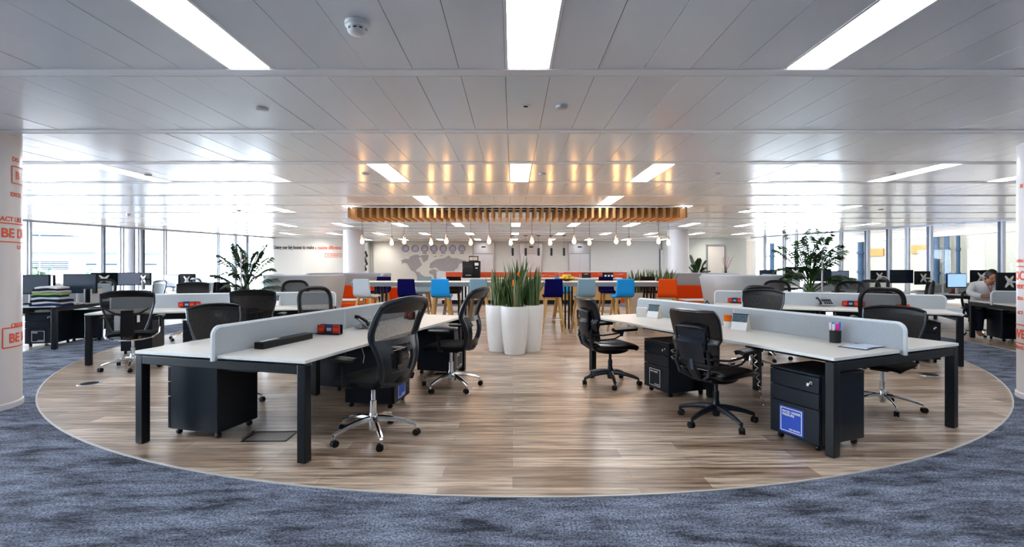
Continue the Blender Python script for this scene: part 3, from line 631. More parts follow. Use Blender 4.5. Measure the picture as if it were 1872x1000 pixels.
def chair_T1():
    t = thing('task_chair', (0, 0, 0), 0, 'x', 'office chair', 'office chairs')
    star_base(t, M_CHR, .335, ph=R(18), column=(.24, .43))
    mb = MB(); mb.box((0, 0, .445), (.20, .26, .05)); mb.tube([(.08, .04, .44), (.26, .05, .43)], .006); mb.ell((.27, .05, .43), (.022, .012, .012)); mb.build('mechanism', M_PLA, t, .01)
    cushion(t, .50, .48, .50, .055, M_FAB)
    hw = lambda z: .155 + .105 * max(0, min(1, (z - .48) / .40)) - .03 * max(0, (z - 1.0) / .14) ** 2
    yc = lambda z: -.215 - .05 * math.sin((z - .48) / .35 * 3.14) * (z < .83) - .16 * max(0, (z - .80) / .34) ** 1.7
    def S(u, z): return Vector((u * hw(z), yc(z) - .045 * (1 - u * u), z))
    ring = []
    for k in range(28):
        z = .50 + .58 * k / 27; ring.append(S(1, z))
    topc = [S(math.cos(q * math.pi / 10), 1.08 + .055 * math.sin(q * math.pi / 10)) for q in range(1, 10)]
    loop = ring + topc + [Vector((-p.x, p.y, p.z)) for p in reversed(ring)] + [S(math.cos(math.pi + q * math.pi / 6), .50 - .03 * math.sin(q * math.pi / 6)) for q in range(1, 6)]
    mb = MB(); mb.tube(loop, .027, 8, closed=True)
    mb.shell(lambda u, v: S(u * .96, .775 + .045 * v), 10, 2, .026)
    mb.shell(lambda u, v: S(u * .93, 1.04 + .075 * v), 10, 3, .022)
    for s in (-1, 1): mb.shell(lambda u, v: S(s * (.79 + (.19 + .10 * abs(2 * v - 1) ** 3) * (u - 1) + .19), .50 + .30 * v), 4, 10, .026)
    for s in (-1, 1):
        mb.shell(lambda u, v: S(s * (.62 + .20 * u + .12 * abs(2 * v - 1) * (v > .5)), .72 + .07 * v), 3, 3, .022)
    mb.shell(lambda u, v: S(u * .9, .50 + .07 * v), 8, 2, .026)
    mb.build('back_frame', pm('charcoal_frame_plastic', (.009, .014, .021), .38, 0, .1, 20, spec=.4), t)
    mb = MB(); mb.shell(lambda u, v: S(u * .98, .79 + .28 * v), 10, 8, .003); mb.build('mesh_back', M_MESHL, t)
    mb = MB(); mb.shell(lambda u, v: Vector((u * .11, -.20 - .02 * (1 - u * u), .60 + .12 * v)), 6, 3, .02); mb.tube([(0, -.18, .46), (0, -.27, .50), (0, -.27, .56)], .03, 8, flat=1.6); mb.build('lumbar_pad', M_PLA, t)
    arm_T(t, .285, .685, .02, M_PLA, low=.46)
    return t
def chair_T2():
    t = thing('task_chair', (0, 0, 0), 0, 'x', 'office chair', 'office chairs')
    dk = pm('dark_graphite_metal', (.014, .022, .036), .30, .35, .1, 20)
    star_base(t, dk, .325, ph=R(54), legw=.026, style=1, column=(.22, .42))
    cushion(t, .49, .50, .475, .055, M_LEA)
    mb = MB(); mb.shell(lambda u, v: (u * .15 * (1 - .3 * abs(2 * v - 1) ** 3), -.2 + .38 * v, .415 - .02 * math.sin(v * 3.14)), 6, 6, .05); mb.build('mechanism', M_PLA, t, .008)
    hw = lambda v: .19 + .055 * math.sin(min(1, v * 1.25) * 1.57) - .03 * max(0, (v - .85) / .15) ** 2
    yb = lambda v: -.225 - .04 * math.sin(v * 3.14) * (v < .5) - .10 * v ** 2.2
    def P(u, v): return Vector((u * hw(v), yb(v) - .05 * (1 - u * u), .53 + .49 * v))
    mb = MB(); mb.shell(P, 10, 12, .045); mb.build('backrest', M_LEA, t, .012, 3, 60)
    mb = MB(); mb.shell(lambda u, v: P(u * (.62 - .12 * v), .02 + .66 * v) + Vector((0, -.045, 0)), 8, 8, .014)
    mb.tube([P(-.60, .30) + Vector((0, -.05, 0)), P(-.60, .69) + Vector((0, -.055, 0)), P(-.3, .71) + Vector((0, -.06, 0)), P(.3, .71) + Vector((0, -.06, 0)), P(.60, .69) + Vector((0, -.055, 0)), P(.60, .30) + Vector((0, -.05, 0))], .011, 8)
    mb.build('back_shell', dk, t)
    mb = MB(); mb.tube([(0, -.10, .41), (0, -.24, .43), (0, -.33, .52), (0, -.335, .60)], [.03, .032, .03, .02], 8, flat=1.5)
    for s in (-1, 1): mb.tube([(s * .05, -.24, .42), (s * .14, -.30, .47), (s * .17, -.32, .56), (s * .15, -.32, .66)], .016, 8)
    mb.build('back_upright', dk, t)
    for s in (-1, 1):
        mb = MB()
        for dz in (0, .055):
            mb.tube([(s * .02, -.335, .565 + dz), (s * .20, -.32, .56 + dz), (s * .29, -.24, .56 + dz), (s * .305, -.10, .575 + dz), (s * .30, .0, .62 + dz * .4)], .009, 6)
        mb.shell(lambda u, v: (s * .295 + u * .042, -.11 + .28 * v, .675 + .01 * v - .012 * u * u), 6, 8, .034)
        mb.tube([(s * .30, -.02, .60), (s * .30, .0, .67)], .02, 8)
        mb.build('armrest', M_PLA, t)
    return t
def chair_T3(mesh=None, tagged=False):
    t = thing('task_chair', (0, 0, 0), 0, 'x', 'office chair', 'office chairs')
    star_base(t, M_CHR, .335, ph=R(200), legw=.018, style=1, column=(.22, .42))
    cushion(t, .51, .47, .485, .04, M_FAB)
    mb = MB(); mb.box((0, -.02, .43), (.16, .24, .06)); mb.tube([(.07, .05, .43), (.20, .06, .42)], .014); mb.build('mechanism', M_PLA, t, .01)
    hw = lambda v: .165 + .115 * min(1, v / .75) ** .8
    def P(u, v): return Vector((u * hw(v), -.225 - .03 * math.sin(v * 3.1) - .09 * v ** 2 - .06 * (1 - u * u) * (.5 + v / 2), .53 + .49 * v + .035 * (1 - abs(u) ** 2.6) * (v > .8) * (v - .8) / .2))
    mb = MB(); mb.shell(P, 14, 12, .004); mb.build('mesh_back', mesh or M_MESHD, t)
    mb = MB(); pts = [P(-1 + 2 * q / 10, 1) for q in range(11)]; mb.tube(pts, [.014] + [.02] * 9 + [.014], 8)
    mb.shell(lambda u, v: P(u, .90 + .10 * v), 12, 2, .014)
    mb.build('top_band', M_PLA, t)
    mb = MB()
    for s in (-1, 1): mb.tube([P(s, v / 8) for v in range(9)], .012, 8)
    mb.tube([P(-1 + 2 * q / 10, 0) for q in range(11)], .014, 8); mb.build('back_frame', pm('dark_polished_frame', (.10, .12, .14), .25, .9), t)
    mb = MB(); mb.shell(lambda u, v: Vector((u * (.075 - .01 * v), -.335 - .01 * v, .47 + .34 * v)), 4, 6, .03)
    mb.tube([P(-.88, .62) + Vector((0, -.02, 0)), P(-.5, .48) + Vector((0, -.03, 0)), P(0, .44) + Vector((0, -.03, 0)), P(.5, .48) + Vector((0, -.03, 0)), P(.88, .62) + Vector((0, -.02, 0))], [.008, .015, .018, .015, .008], 8)
    mb.tube([(0, -.1, .43), (0, -.26, .44), (0, -.33, .48)], .025, 8, flat=1.5)
    mb.build('lumbar_support', M_PLA, t)
    mb = MB(); mb.tube([(-.30, .0, .56), (-.295, -.06, .47), (-.25, -.17, .435), (-.13, -.24, .415), (0, -.26, .41), (.13, -.24, .415), (.25, -.17, .435), (.295, -.06, .47), (.30, .0, .56)], .011, 8); mb.build('arm_loop', M_CHR, t)
    for s in (-1, 1):
        mb = MB(); mb.tube([(s * .30, 0, .52), (s * .30, .01, .69)], [.02, .024], 10, flat=.7)
        mb.shell(lambda u, v: (s * .30 + u * .045, -.12 + .25 * v, .705 - .01 * u * u), 6, 6, .022); mb.build('armrest', M_PLA, t)
    if tagged:
        mb = MB(); mb.box((.12, -.365, .70), (.03, .004, .09)); mb.build('swing_tag', M_PAP, t)
    return t
def chair_T4():
    t = thing('task_chair', (0, 0, 0), 0, 'x', 'office chair', 'office chairs')
    star_base(t, M_CHR, .32, ph=R(90), legw=.022, column=(.22, .42))
    cushion(t, .48, .46, .485, .05, M_FAB)
    mb = MB(); mb.box((0, -.03, .435), (.18, .24, .05)); mb.build('mechanism', M_PLA, t, .01)
    def P(x, z): return Vector((x, -.235 - .02 * math.sin((z - .5) * 5) - .15 * max(0, z - .7) - .55 * (.06 - x * x), z))
    loop = []
    for k in range(36):
        a = 2 * math.pi * k / 36; c, s_ = math.cos(a), math.sin(a); e = .55
        x = .235 * (abs(c) ** e) * (1 if c > 0 else -1); z = .825 + .26 * (abs(s_) ** e) * (1 if s_ > 0 else -1); x *= (.84 + .16 * min(1, (z - .56) / .3)); loop.append(P(x, z))
    mb = MB(); mb.tube(loop, .028, 8, closed=True); mb.build('back_frame', M_PLA, t)
    mb = MB(); mb.shell(lambda u, v: P(u * (.215 if 0 < v < 1 else .17) * (.86 + .14 * min(1, v * 1.6)), .575 + .50 * v), 10, 8, .003); mb.build('mesh_back', M_MESHL, t)
    mb = MB(); mb.tube([(0, -.1, .42), (0, -.27, .44), (0, -.33, .52), (0, -.30, .60)], .026, 8, flat=1.4); mb.build('back_upright', M_PLA, t)
    arm_T(t, .275, .68, .0, M_PLA, low=.45)
    return t
T1, T2, T3, T3t, T4 = chair_T1(), chair_T2(), chair_T3(), chair_T3(M_MESH, True), chair_T4()
T3b = chair_T3()
used = set()
def chair(proto, x, y, rz, label, sc_=1.0):
    if sc_ != 1.0: o = dup(proto, (x, y, 0), R(rz), label); o.scale = (sc_,) * 3; return o
    if id(proto) not in used:
        used.add(id(proto)); proto.location = (x, y, 0); proto.rotation_euler = (0, 0, R(rz)); proto['label'] = label; return proto
    return dup(proto, (x, y, 0), R(rz), label)
chair(T1, -1.13, 3.95, 62, 'high-backed black mesh chair with polished base, nearest on the left')
chair(T1, -.70, 5.55, 74, 'high-backed black mesh chair with polished base, second on the left, beside the white planter')
chair(T2, 1.81, 4.33, -58, 'black leather chair with black star base, nearest on the right')
chair(T2, 1.155, 5.76, -74, 'black leather chair with black star base, beside the high table, second on the right')
chair(T3t, -5.16, 6.62, 28, 'wide mesh chair with polished arm loop and white tag, at far left')
chair(T3, -6.15, 9.25, 200, 'wide dark mesh chair behind the left end of the second row left screen')
chair(T3, -2.88, 4.95, -122, 'wide dark mesh chair on the far side of the near left desk', .93)
chair(T3b, -3.62, 6.95, 14, 'dark high mesh chair pulled up to the second row left desk')
chair(T4, -2.50, 6.55, -128, 'black ring-framed mesh chair beyond the far end of the near left desk')
chair(T4, -4.22, 9.35, 196, 'black ring-framed mesh chair in front of the left booth')
chair(T4, -7.35, 11.8, 330, 'black mesh chair at the left window desk, beside the black jacket')
chair(T4, -8.85, 10.35, 200, 'black mesh chair behind the far left desk with the clothes')
chair(T3, -8.0, 10.55, 150, 'dark solid-looking chair behind the tagged mesh chair')
chair(T3, 3.63, 4.78, 125, 'wide dark mesh chair with polished base, right side of the near right desk', .92)
chair(T3, 3.20, 6.52, 128, 'brown-black mesh chair at the far right side of the near right desk')
chair(T4, 3.78, 7.28, -40, 'black ring-framed chair just behind the brown-black mesh chair')
chair(T4, 5.18, 9.35, 170, 'black ring-framed chair in front of the right booth')
chair(T4, 5.02, 6.68, -30, 'black ring-framed chair pulled up to the second row right desk')
chair(T4, 6.25, 8.95, 150, 'black ring-framed chair behind the second row right screen, near the phone')
chair(T4, 7.0, 9.9, 100, 'black mesh chair seen side on, left of the far right chairs')
chair(T4, 7.95, 10.9, 80, 'black mesh chair at the right window desk, half hidden')
chair(T4, 7.85, 9.6, 60, 'black ring-framed chair by the right-hand end of the second row right screen')
# ------------------------------------------------------------ high table, stools
def hz(px, Y): return xat(px, Y)
TY0, TY1 = 10.35, 11.25
t = thing('high_table', (0, 0, 0), 0, 'long grey high table across the room, lined with stools', 'high table'); xa, xb = hz(642, TY0), hz(1217, TY0)
mb = MB(); mb.box(((xa + xb) / 2, (TY0 + TY1) / 2, .995), (xb - xa, TY1 - TY0, .09)); mb.build('tabletop', M_TBL, t, .004)
mb = MB(); mb.box(((xa + xb) / 2, (TY0 + TY1) / 2, 1.0425), (xb - xa + .005, TY1 - TY0 + .005, .006)); mb.build('white_top_sheet', M_EDGE, t)
for cx in (-1.07, 1.20, 3.0, -2.9):
    for k in range(4):
        mb = MB(); mb.box((cx + (k - 1.5) * .075, (TY0 + TY1) / 2 - .1 + .05 * (k % 2), .475), (.034, .05, .95)); mb.build('leg', M_BLK, t, .003)
def stool_proto(mat):
    t = thing('bar_stool', (0, 0, 0), 0, 'x', 'bar stool', 'bar stools at the high table')
    def S(u, v):                                     # seat (front to rear) bending up into the back
        s = v * .74
        if s < .34: y, z = .19 - s, .775 - .02 * math.sin(s / .34 * 3.14)
        elif s < .44: a = (s - .34) / .10 * 1.45; y, z = -.15 - .064 * math.sin(a), .775 + .064 * (1 - math.cos(a))
        else: y, z = -.215 - .12 * (s - .44), .83 + (s - .44) * .98
        return (u * (.195 - .02 * max(0, (v - .6) / .4)), y, z)
    mb = MB(); mb.shell(S, 8, 22, .045); mb.build('seat_shell', mat, t, .016, 3, 60)
    for sx in (-1, 1):
        for sy in (-1, 1):
            mb = MB(); a = Vector((sx * .235, sy * .215, 0)); b = Vector((sx * .135, sy * .12, .745)); mb.M = Matrix(); d = b - a
            vs = []
            for p, w in ((a, .017), (b, .027)):
                vs += [p + Vector((e * w, f * w, 0)) for e, f in ((-1, -1), (1, -1), (1, 1), (-1, 1))]
            mb.add(vs, [(3, 2, 1, 0), (4, 5, 6, 7), (0, 1, 5, 4), (1, 2, 6, 5), (2, 3, 7, 6), (3, 0, 4, 7)]); mb.build('leg', M_LEG, t, .004)
    mb = MB(); mb.box((0, 0, .735), (.28, .26, .03)); mb.build('seat_frame', M_LEG, t)
    mb = MB(); q = .195; mb.tube([(-q, -q * .9, .29), (q, -q * .9, .29)], .010, 8); mb.tube([(-q, q * .9, .29), (q, q * .9, .29)], .010, 8); mb.tube([(-q, -q * .9, .29), (-q, q * .9, .29)], .010, 8); mb.tube([(q, -q * .9, .29), (q, q * .9, .29)], .010, 8); mb.build('footrest', M_STE, t)
    return t
SP = {k: stool_proto(m) for k, m in (('pale grey', M_LGR), ('navy', M_NAVY), ('sky blue', M_SKY), ('grey-blue', M_GRB), ('orange', M_ORG), ('black', M_FAB))}
su = set()
def stool(col, x, y, rz, label):
    p = SP[col]
    if col not in su: su.add(col); p.location = (x, y, 0); p.rotation_euler = (0, 0, R(rz)); p['label'] = label
    else: dup(p, (x, y), R(rz), label)
for col, px, rz, lb in (('pale grey', 671, -14, 'pale grey stool with oak legs, leftmost on the near side of the high table'), ('navy', 750, -10, 'navy stool with oak legs, near side of the high table, second from left'), ('sky blue', 808, -2, 'sky blue stool with oak legs, left of the white planter'),
                        ('grey-blue', 876, 0, 'grey-blue stool with oak legs, directly left of the white planter'), ('navy', 1010, 2, 'navy stool with oak legs, directly right of the white planter'), ('grey-blue', 1068, 4, 'grey-blue stool with oak legs, right of the table posts under the fruit bowl'),
                        ('sky blue', 1137, 6, 'sky blue stool with oak legs, near side of the high table, second from right'), ('orange', 1220, -14, 'orange stool with oak legs at the right end of the high table')):
    stool(col, hz(px, 10.05), 10.08, rz, lb)
for col, px, rz, lb in (('navy', 695, 172, 'navy stool on the far side of the high table, leftmost'), ('grey-blue', 772, 178, 'grey-blue stool on the far side of the high table, left half'), ('black', 828, 182, 'black stool on the far side of the high table, behind the sky blue one'),
                        ('sky blue', 1029, 180, 'sky blue stool on the far side of the high table, behind the table posts'), ('navy', 1112, 184, 'navy stool on the far side of the high table, right half'), ('black', 1190, 185, 'black stool on the far side of the high table, rightmost')):
    stool(col, hz(px, 11.75), 11.72, rz, lb)
# ------------------------------------------------------------ timber slats and lamps over the table
SX0, SX1, SY0, SY1 = hz(635.5, 10.3), hz(1256.5, 10.3), 10.3, 11.36
ns = 48; t = thing('timber_slat_canopy', ((SX0 + SX1) / 2, (SY0 + SY1) / 2, 2.4), 0, 'row of hanging honey-coloured timber slats over the high table', 'slatted canopy'); cxs, cys = (SX0 + SX1) / 2, (SY0 + SY1) / 2
ms = MB(); ms.box((0, 0, .115), (.05, SY1 - SY0, .215)); s0 = ms.build('slat', M_OAK, t, .002)
s0.location.x = SX0 - cxs + .026
for k in range(1, ns):
    o = s0.copy(); C.objects.link(o); o.parent = t; o.location.x = SX0 - cxs + .026 + (SX1 - SX0 - .052) * k / (ns - 1)
mb = MB(); mb.box((0, -(SY1 - SY0) / 2, .232), (SX1 - SX0, .03, .02)); mb.box((0, (SY1 - SY0) / 2, .232), (SX1 - SX0, .03, .02)); mb.build('carrier_rail', M_BEAM, t)
mb = MB(); mb.box((0, .25, .238), (SX1 - SX0, .04, .03)); mb.box((0, -.25, .238), (SX1 - SX0, .04, .03)); mb.build('dark_bearer', M_BLK, t)
bulb0 = None
def pend(x, y, lb):
    global bulb0
    z = 1.93
    if bulb0: return dup(bulb0, (x, y, z), 0, lb)
    t = thing('pendant_bulb', (x, y, z), 0, lb, 'pendant lamp', 'pendant bulbs over the high table')
    mb = MB(); mb.tube([(0, 0, .12), (0, 0, .744)], .004, 6); mb.build('cord', M_BLK, t)
    mb = MB(); mb.lathe([(.012, .135), (.022, .12), (.022, .07), (.018, .06)], n=14); mb.build('socket', pm('copper_fitting', (.6, .35, .22), .25, 1), t)
    mb = MB(); mb.lathe([(.014, .065), (.018, .05), (.034, .01), (.040, -.02), (.034, -.05), (.012, -.068)], n=16); mb.build('glass_bulb', M_GLB, t)
    bulb0 = t; return t
for i, px in enumerate((662, 739, 816, 894, 972.5, 1049.5, 1126.5, 1204)): pend(hz(px, 10.42), 10.42, 'glowing amber bulb on a black cord, front row, %s' % ['first from left', 'second from left', 'third from left', 'fourth from left', 'fourth from right', 'third from right', 'second from right', 'first from right'][i])
for i, px in enumerate((716, 788, 860.6, 933.6, 1005.8, 1077.6, 1149.6, 1222)): pend(hz(px, 11.13), 11.13, 'glowing amber bulb on a black cord, rear row, %s' % ['first from left', 'second from left', 'third from left', 'fourth from left', 'fourth from right', 'third from right', 'second from right', 'first from right'][i])
k0 = None
for i, px in enumerate((936.8, 961, 984.4, 1007.7, 1031)):
    Y = 20.5; lb = 'slim black cylinder lamp in front of the lifts, %s' % ['leftmost', 'second from left', 'middle of five', 'second from right', 'rightmost'][i]
    if k0: dup(k0, (hz(px, Y), Y, 0), 0, lb); continue
    k0 = thing('cylinder_pendant', (hz(px, Y), Y, 0), 0, lb, 'pendant lamp', 'black cylinder lamps over the kitchen counter')
    z0, z1 = zat(467.5, Y), zat(453.5, Y); mb = MB(); mb.lathe([(.052, z0), (.052, z1)], n=20); mb.build('lamp_shade', M_BLK, k0); mb = MB(); mb.tube([(0, 0, z1), (0, 0, CEIL - .02)], .005, 6); mb.build('cord', M_BLK, k0)
    mb = MB(); mb.lathe([(.08, CEIL - .03), (.08, CEIL)], n=20); mb.build('ceiling_rose', M_BLK, k0)
# ------------------------------------------------------------ kitchen counter
Yc = 17.6
t = thing('kitchen_counter', (0, 0, 0), 0, 'oak-fronted kitchen counter with white top behind the high table', 'kitchen counter')
xa, xb = hz(806, Yc), hz(1136, Yc); mb = MB(); mb.box(((xa + xb) / 2, Yc + .35, .93), (xb - xa + .06, .72, .04)); mb.build('worktop', M_EDGE, t, .004)
mb = MB(); mb.box(((xa + xb) / 2, Yc + .38, .08), (xb - xa - .05, .58, .14)); mb.build('plinth', M_BLK, t)
nd = 10
for k in range(nd):
    if k < 2: m_ = M_WHT
    else: m_ = M_LEG
    w = (xb - xa) / nd; mb = MB(); mb.box((xa + (k + .5) * w, Yc + .35, .53), (w - .006, .64, .76)); c_ = mb.build('cabinet_front', m_, t, .003)
    mb = MB(); mb.box((xa + (k + .5) * w, Yc + .02, .84), (.14, .02, .012)); mb.build('handle', M_STE, c_)
Yp = 18.6; t = thing('orange_back_panel', (0, 0, 0), 0, 'long orange low wall with white cap and white line drawings behind the counter', 'low wall')
xa, xb = hz(815, Yp), hz(1146, Yp); mb = MB(); mb.box(((xa + xb) / 2, Yp + .06, .575), (xb - xa, .12, 1.15)); mb.build('panel', M_ORP, t)
mb = MB(); mb.box(((hz(798, Yp) + xb) / 2, Yp + .06, 1.165), (xb - hz(798, Yp), .16, .03)); mb.build('cap', M_WHT, t)
mb = MB(); mb.box(((hz(798, Yp) + xa) / 2, Yp + .06, .575), (xa - hz(798, Yp), .12, 1.15)); mb.build('white_end_panel', M_WHT, t)
mb = MB()
rr = random.Random(3)
for k in range(26):
    x = rr.uniform(hz(985, Yp), hz(1142, Yp)); z = rr.uniform(.86, 1.10)
    if k % 3 == 0: outline(mb, x, z - .04, x + rr.uniform(.08, .25), z + .03, Yp - .004, .008)
    else: mb.box((x, Yp - .004, z), (rr.uniform(.1, .3), .006, .008))
mb.build('white_line_drawing', M_PAP, t)
t = thing('coffee_machine', (hz(861, 17.8), 17.85, .95), 0, 'tall black coffee machine standing on the kitchen counter', 'coffee machine')
mb = MB(); mb.box((-.08, 0, .30), (.44, .5, .60)); mb.build('body', pm('gloss_black', (.008, .009, .012), .15), t, .015); mb = MB(); mb.box((.22, -.02, .31), (.24, .46, .62)); mb.build('milk_unit', M_PLA, t, .012)
mb = MB(); mb.box((-.09, -.255, .42), (.32, .01, .10)); mb.build('display', M_SCN, t); mb = MB(); mb.box((.22, -.255, .50), (.14, .01, .10)); mb.box((.22, -.256, .36), (.09, .01, .03)); mb.build('label_plate', M_PAP, t)
mb = MB(); mb.box((.10, 0, .70), (.34, .3, .20), 0); mb.box((.10, -.152, .70), (.28, .005, .12), 1); mb.build('bean_hopper', [see_through('smoked_plastic', (.03, .03, .035), .75, .1), M_STE], t, .006)
mb = MB(); mb.box((-.08, -.27, .10), (.20, .05, .03)); mb.build('drip_tray', M_STE, t)
def box_item(name, px, py0, py1, w, Y, d, mat, label, cat, z0=None):
    z0 = zat(py1, Y) if z0 is None else z0; z1 = zat(py0, Y); mb = MB(); mb.box((0, 0, (z1 - z0) / 2), (w, d, z1 - z0)); return tag(mb.build(name, mat, None, .004, loc=(hz(px, Y), Y, z0)), label, cat)
o = box_item('menu_stand', 1072, 499, 514, .33, 17.75, .05, M_DARK, 'small black menu board with white lettering on the kitchen counter', 'menu board', .95)
text('coffee', .07, M_PAP, o, 'lettering', Matrix.Translation((-.10, -.03, .12)) @ FRONT)
t = thing('cup_rack', (hz(1113, 17.75), 17.8, .95), 0, 'black rack of white cups on the kitchen counter', 'cup rack'); mb = MB(); mb.box((0, 0, .01), (.40, .3, .02)); mb.box((0, .14, .10), (.40, .02, .18)); mb.build('rack', M_BLK, t)
for k in range(3):
    mb = MB(); mb.lathe([(.03, 0), (.04, .09), (.037, .09), (.028, .01)], c=(-.12 + .12 * k, -.04, .02), n=14, caps=False); tag(mb.build('white_cup', M_WHT, loc=(t.location.x, t.location.y, t.location.z)), 'white cup in the black rack on the counter, %s' % ['left', 'middle', 'right'][k], 'cup', 'white cups in the rack')
box_item('food_carton', 1098, 508, 514, .16, 17.7, .12, M_YEL, 'small yellow carton on the kitchen counter', 'carton', .95)
mb = MB(); Yb = 11.0; bx = hz(1036, Yb); mb.lathe([(.04, 0), (.10, .02), (.19, .05), (.185, .056), (.10, .03), (.01, .015)], n=24, caps=False)
tag(mb.build('fruit_bowl', M_BLK, loc=(bx, Yb, 1.046)), 'shallow dark fruit bowl on the high table', 'bowl')
f0 = None; rr = random.Random(5)
for k, (dx, dy, dz, m_) in enumerate(((-.09, -.04, .07, 0), (.0, -.08, .07, 0), (.09, -.03, .07, 0), (-.05, .07, .07, 1), (.06, .08, .07, 0), (-.12, .03, .08, 0), (.0, .0, .12, 0), (.06, -.02, .125, 1), (-.05, -.01, .125, 0), (.13, .02, .08, 0))):
    mb = MB(); mb.ell((0, 0, 0), (.052, .042, .04), n=12, k=8); mb.ell((.052, 0, 0), (.008, .006, .006), n=6, k=4)
    o = mb.build('yellow_fruit' if m_ == 0 else 'green_fruit', [M_YEL, M_GRN][m_], loc=(bx + dx, Yb + dy, 1.046 + dz - .015), rz=rr.uniform(0, 6)); tag(o, 'yellow fruit heaped in the bowl on the high table' if m_ == 0 else ('green fruit at the back of the bowl' if k == 3 else 'green fruit on top of the heap in the bowl'), 'fruit', 'yellow fruit in the bowl' if m_ == 0 else None)
# ------------------------------------------------------------ booths
def booth(cx, y0, depth, w, opens, label, left):
    t = thing('high_back_booth', (cx, y0, 0), 0, label, 'booth sofa'); r = .45; pts = []
    pts.append((-w / 2, depth)); pts.append((-w / 2, r))
    for k in range(1, 8): a = math.pi + k * math.pi / 16; pts.append((-w / 2 + r + r * math.cos(a), r + r * math.sin(a)))
    pts.append((-w / 2 + r, 0)); q = [(-x, y) for x, y in reversed(pts)]; pts += q; n = len(pts)
    if opens < 0: pts = [(x, -y) for x, y in pts]
    seglen = [0]
    for i in range(1, n): seglen.append(seglen[-1] + math.dist(pts[i], pts[i - 1]))
    tot = seglen[-1]; import bisect
    def path(s):
        s = max(0, min(tot, s)); i = min(n - 1, max(1, bisect.bisect_left(seglen, s))); a, b = pts[i - 1], pts[i]; f = (s - seglen[i - 1]) / max(1e-9, seglen[i] - seglen[i - 1]); return a[0] + (b[0] - a[0]) * f, a[1] + (b[1] - a[1]) * f
    def S(u, v):
        zt = 1.185; s = (u + 1) / 2 * tot; ins = .30 * (1 - v); s = ins + (tot - 2 * ins) * (u + 1) / 2; x, y = path(s); z = .12 + (zt - .12) * v
        k = 1 + .07 * (v - .8); return (x * k, y * k, z - (.07 * max(0, abs(u) - .90) / .1 if v > .9 else 0))
    mb = MB(); mb.shell(S, 60, 8, .10); mb.build('outer_shell', M_SOFA, t, .03, 3, 60)
    sy = 1 if opens > 0 else -1
    mb = MB(); mb.shell(lambda u, v: Vector(S(u * .975, .42)) + Vector((0, 0, 0)) if v < .5 else Vector(S(u * .975, .425)), 60, 1, .106); mb.build('seam', pm('sofa_seam', (.36, .37, .39), .95), t)
    mb = MB(); mb.box((0, sy * .36, .36), (w - .34, .60, .14)); mb.build('seat_cushion', M_ORL, t, .03, 3)
    mb = MB(); mb.box((0, sy * .38, .22), (w - .30, .58, .14)); mb.build('seat_base', M_ORG, t, .01)
    mb = MB(); mb.box((0, sy * .135, .62), (w - .50, .12, .40)); mb.build('back_cushion', M_ORG, t, .035, 3)
    for sx in (-1, 1):
        for yy in (.15, depth - .25): mb = MB(); mb.tube([(sx * (w / 2 - .25), sy * yy, 0), (sx * (w / 2 - .28), sy * yy, .14)], .018, 8); mb.build('leg', M_BLK, t)
    return t
booth(-5.03, 11.05, 1.35, 1.5, 1, 'pale grey high-backed booth on the left, its rounded back to the camera', 1)
booth(-4.60, 14.5, 1.3, 2.05, -1, 'pale grey high-backed booth with orange cushions, behind the left booth', 1)
booth(5.55, 11.05, 1.35, 1.5, 1, 'pale grey high-backed booth on the right, its rounded back to the camera', 0)
booth(5.15, 14.5, 1.3, 2.05, -1, 'pale grey high-backed booth with orange cushions, behind the right booth', 0)
for cx, w_ in ((-4.65, 'left'), (5.2, 'right')):
    t = thing('booth_table', (cx, 12.75, 0), 0, 'low white table with a red rim between the %s booths' % w_, 'table'); mb = MB(); mb.box((0, 0, .50), (1.5, .6, .03)); mb.build('tabletop', M_WHT, t, .005)
    mb = MB(); mb.box((0, 0, .475), (1.46, .56, .02)); mb.build('red_rim', M_ORG, t); mb = MB(); mb.lathe([(.03, .02), (.03, .47)], n=14); mb.lathe([(.22, 0), (.22, .02)], n=24); mb.build('pedestal', M_BLK, t)
t = thing('orange_armchair', (hz(722, 13.6), 13.6, 0), R(180), 'low orange armchair beyond the high table, left of centre', 'armchair')
mb = MB(); mb.box((0, 0, .34), (.60, .56, .18)); mb.build('seat', M_ORG, t, .04, 3); mb = MB(); mb.box((0, -.26, .56), (.60, .12, .44)); mb.build('backrest', M_ORG, t, .04, 3)
for s in (-1, 1): mb = MB(); mb.box((s * .27, 0, .42), (.09, .52, .3)); mb.build('arm', M_ORG, t, .03, 3)
for a in (-1, 1):
    for b in (-1, 1): mb = MB(); mb.tube([(a * .22, b * .2, 0), (a * .22, b * .2, .26)], .015, 8); mb.build('leg', M_BLK, t)
# ------------------------------------------------------------ plants
def blade(mb, base, h, lean, az, w, rnd, tw=0):
    P = []; n = 7
    for k in range(n + 1):
        u = k / n; p = Vector(base) + Vector((math.cos(az) * lean * u * u, math.sin(az) * lean * u * u, h * u)); a = az + math.pi / 2 + tw * u + .3 * math.sin(u * 5 + rnd)
        ww = w * (.62 + .55 * math.sin(min(1, u * 1.25) * 2.4) ) * (1 - max(0, (u - .55) / .45) ** 1.7) + .001; d = Vector((math.cos(a), math.sin(a), 0)) * ww; nrm = Vector((-math.sin(a), math.cos(a), 0)) * ww * .25
        P.append([p - d, p - d * .84 - nrm * .3, p - nrm, p + d * .84 - nrm * .3, p + d])
    vs = [q for r_ in P for q in r_]
    for k in range(n):
        for j in range(4):
            a = k * 5 + j; mb.add([vs[a], vs[a + 1], vs[a + 6], vs[a + 5]], [(0, 1, 2, 3)], 1 if j in (0, 3) else 0)
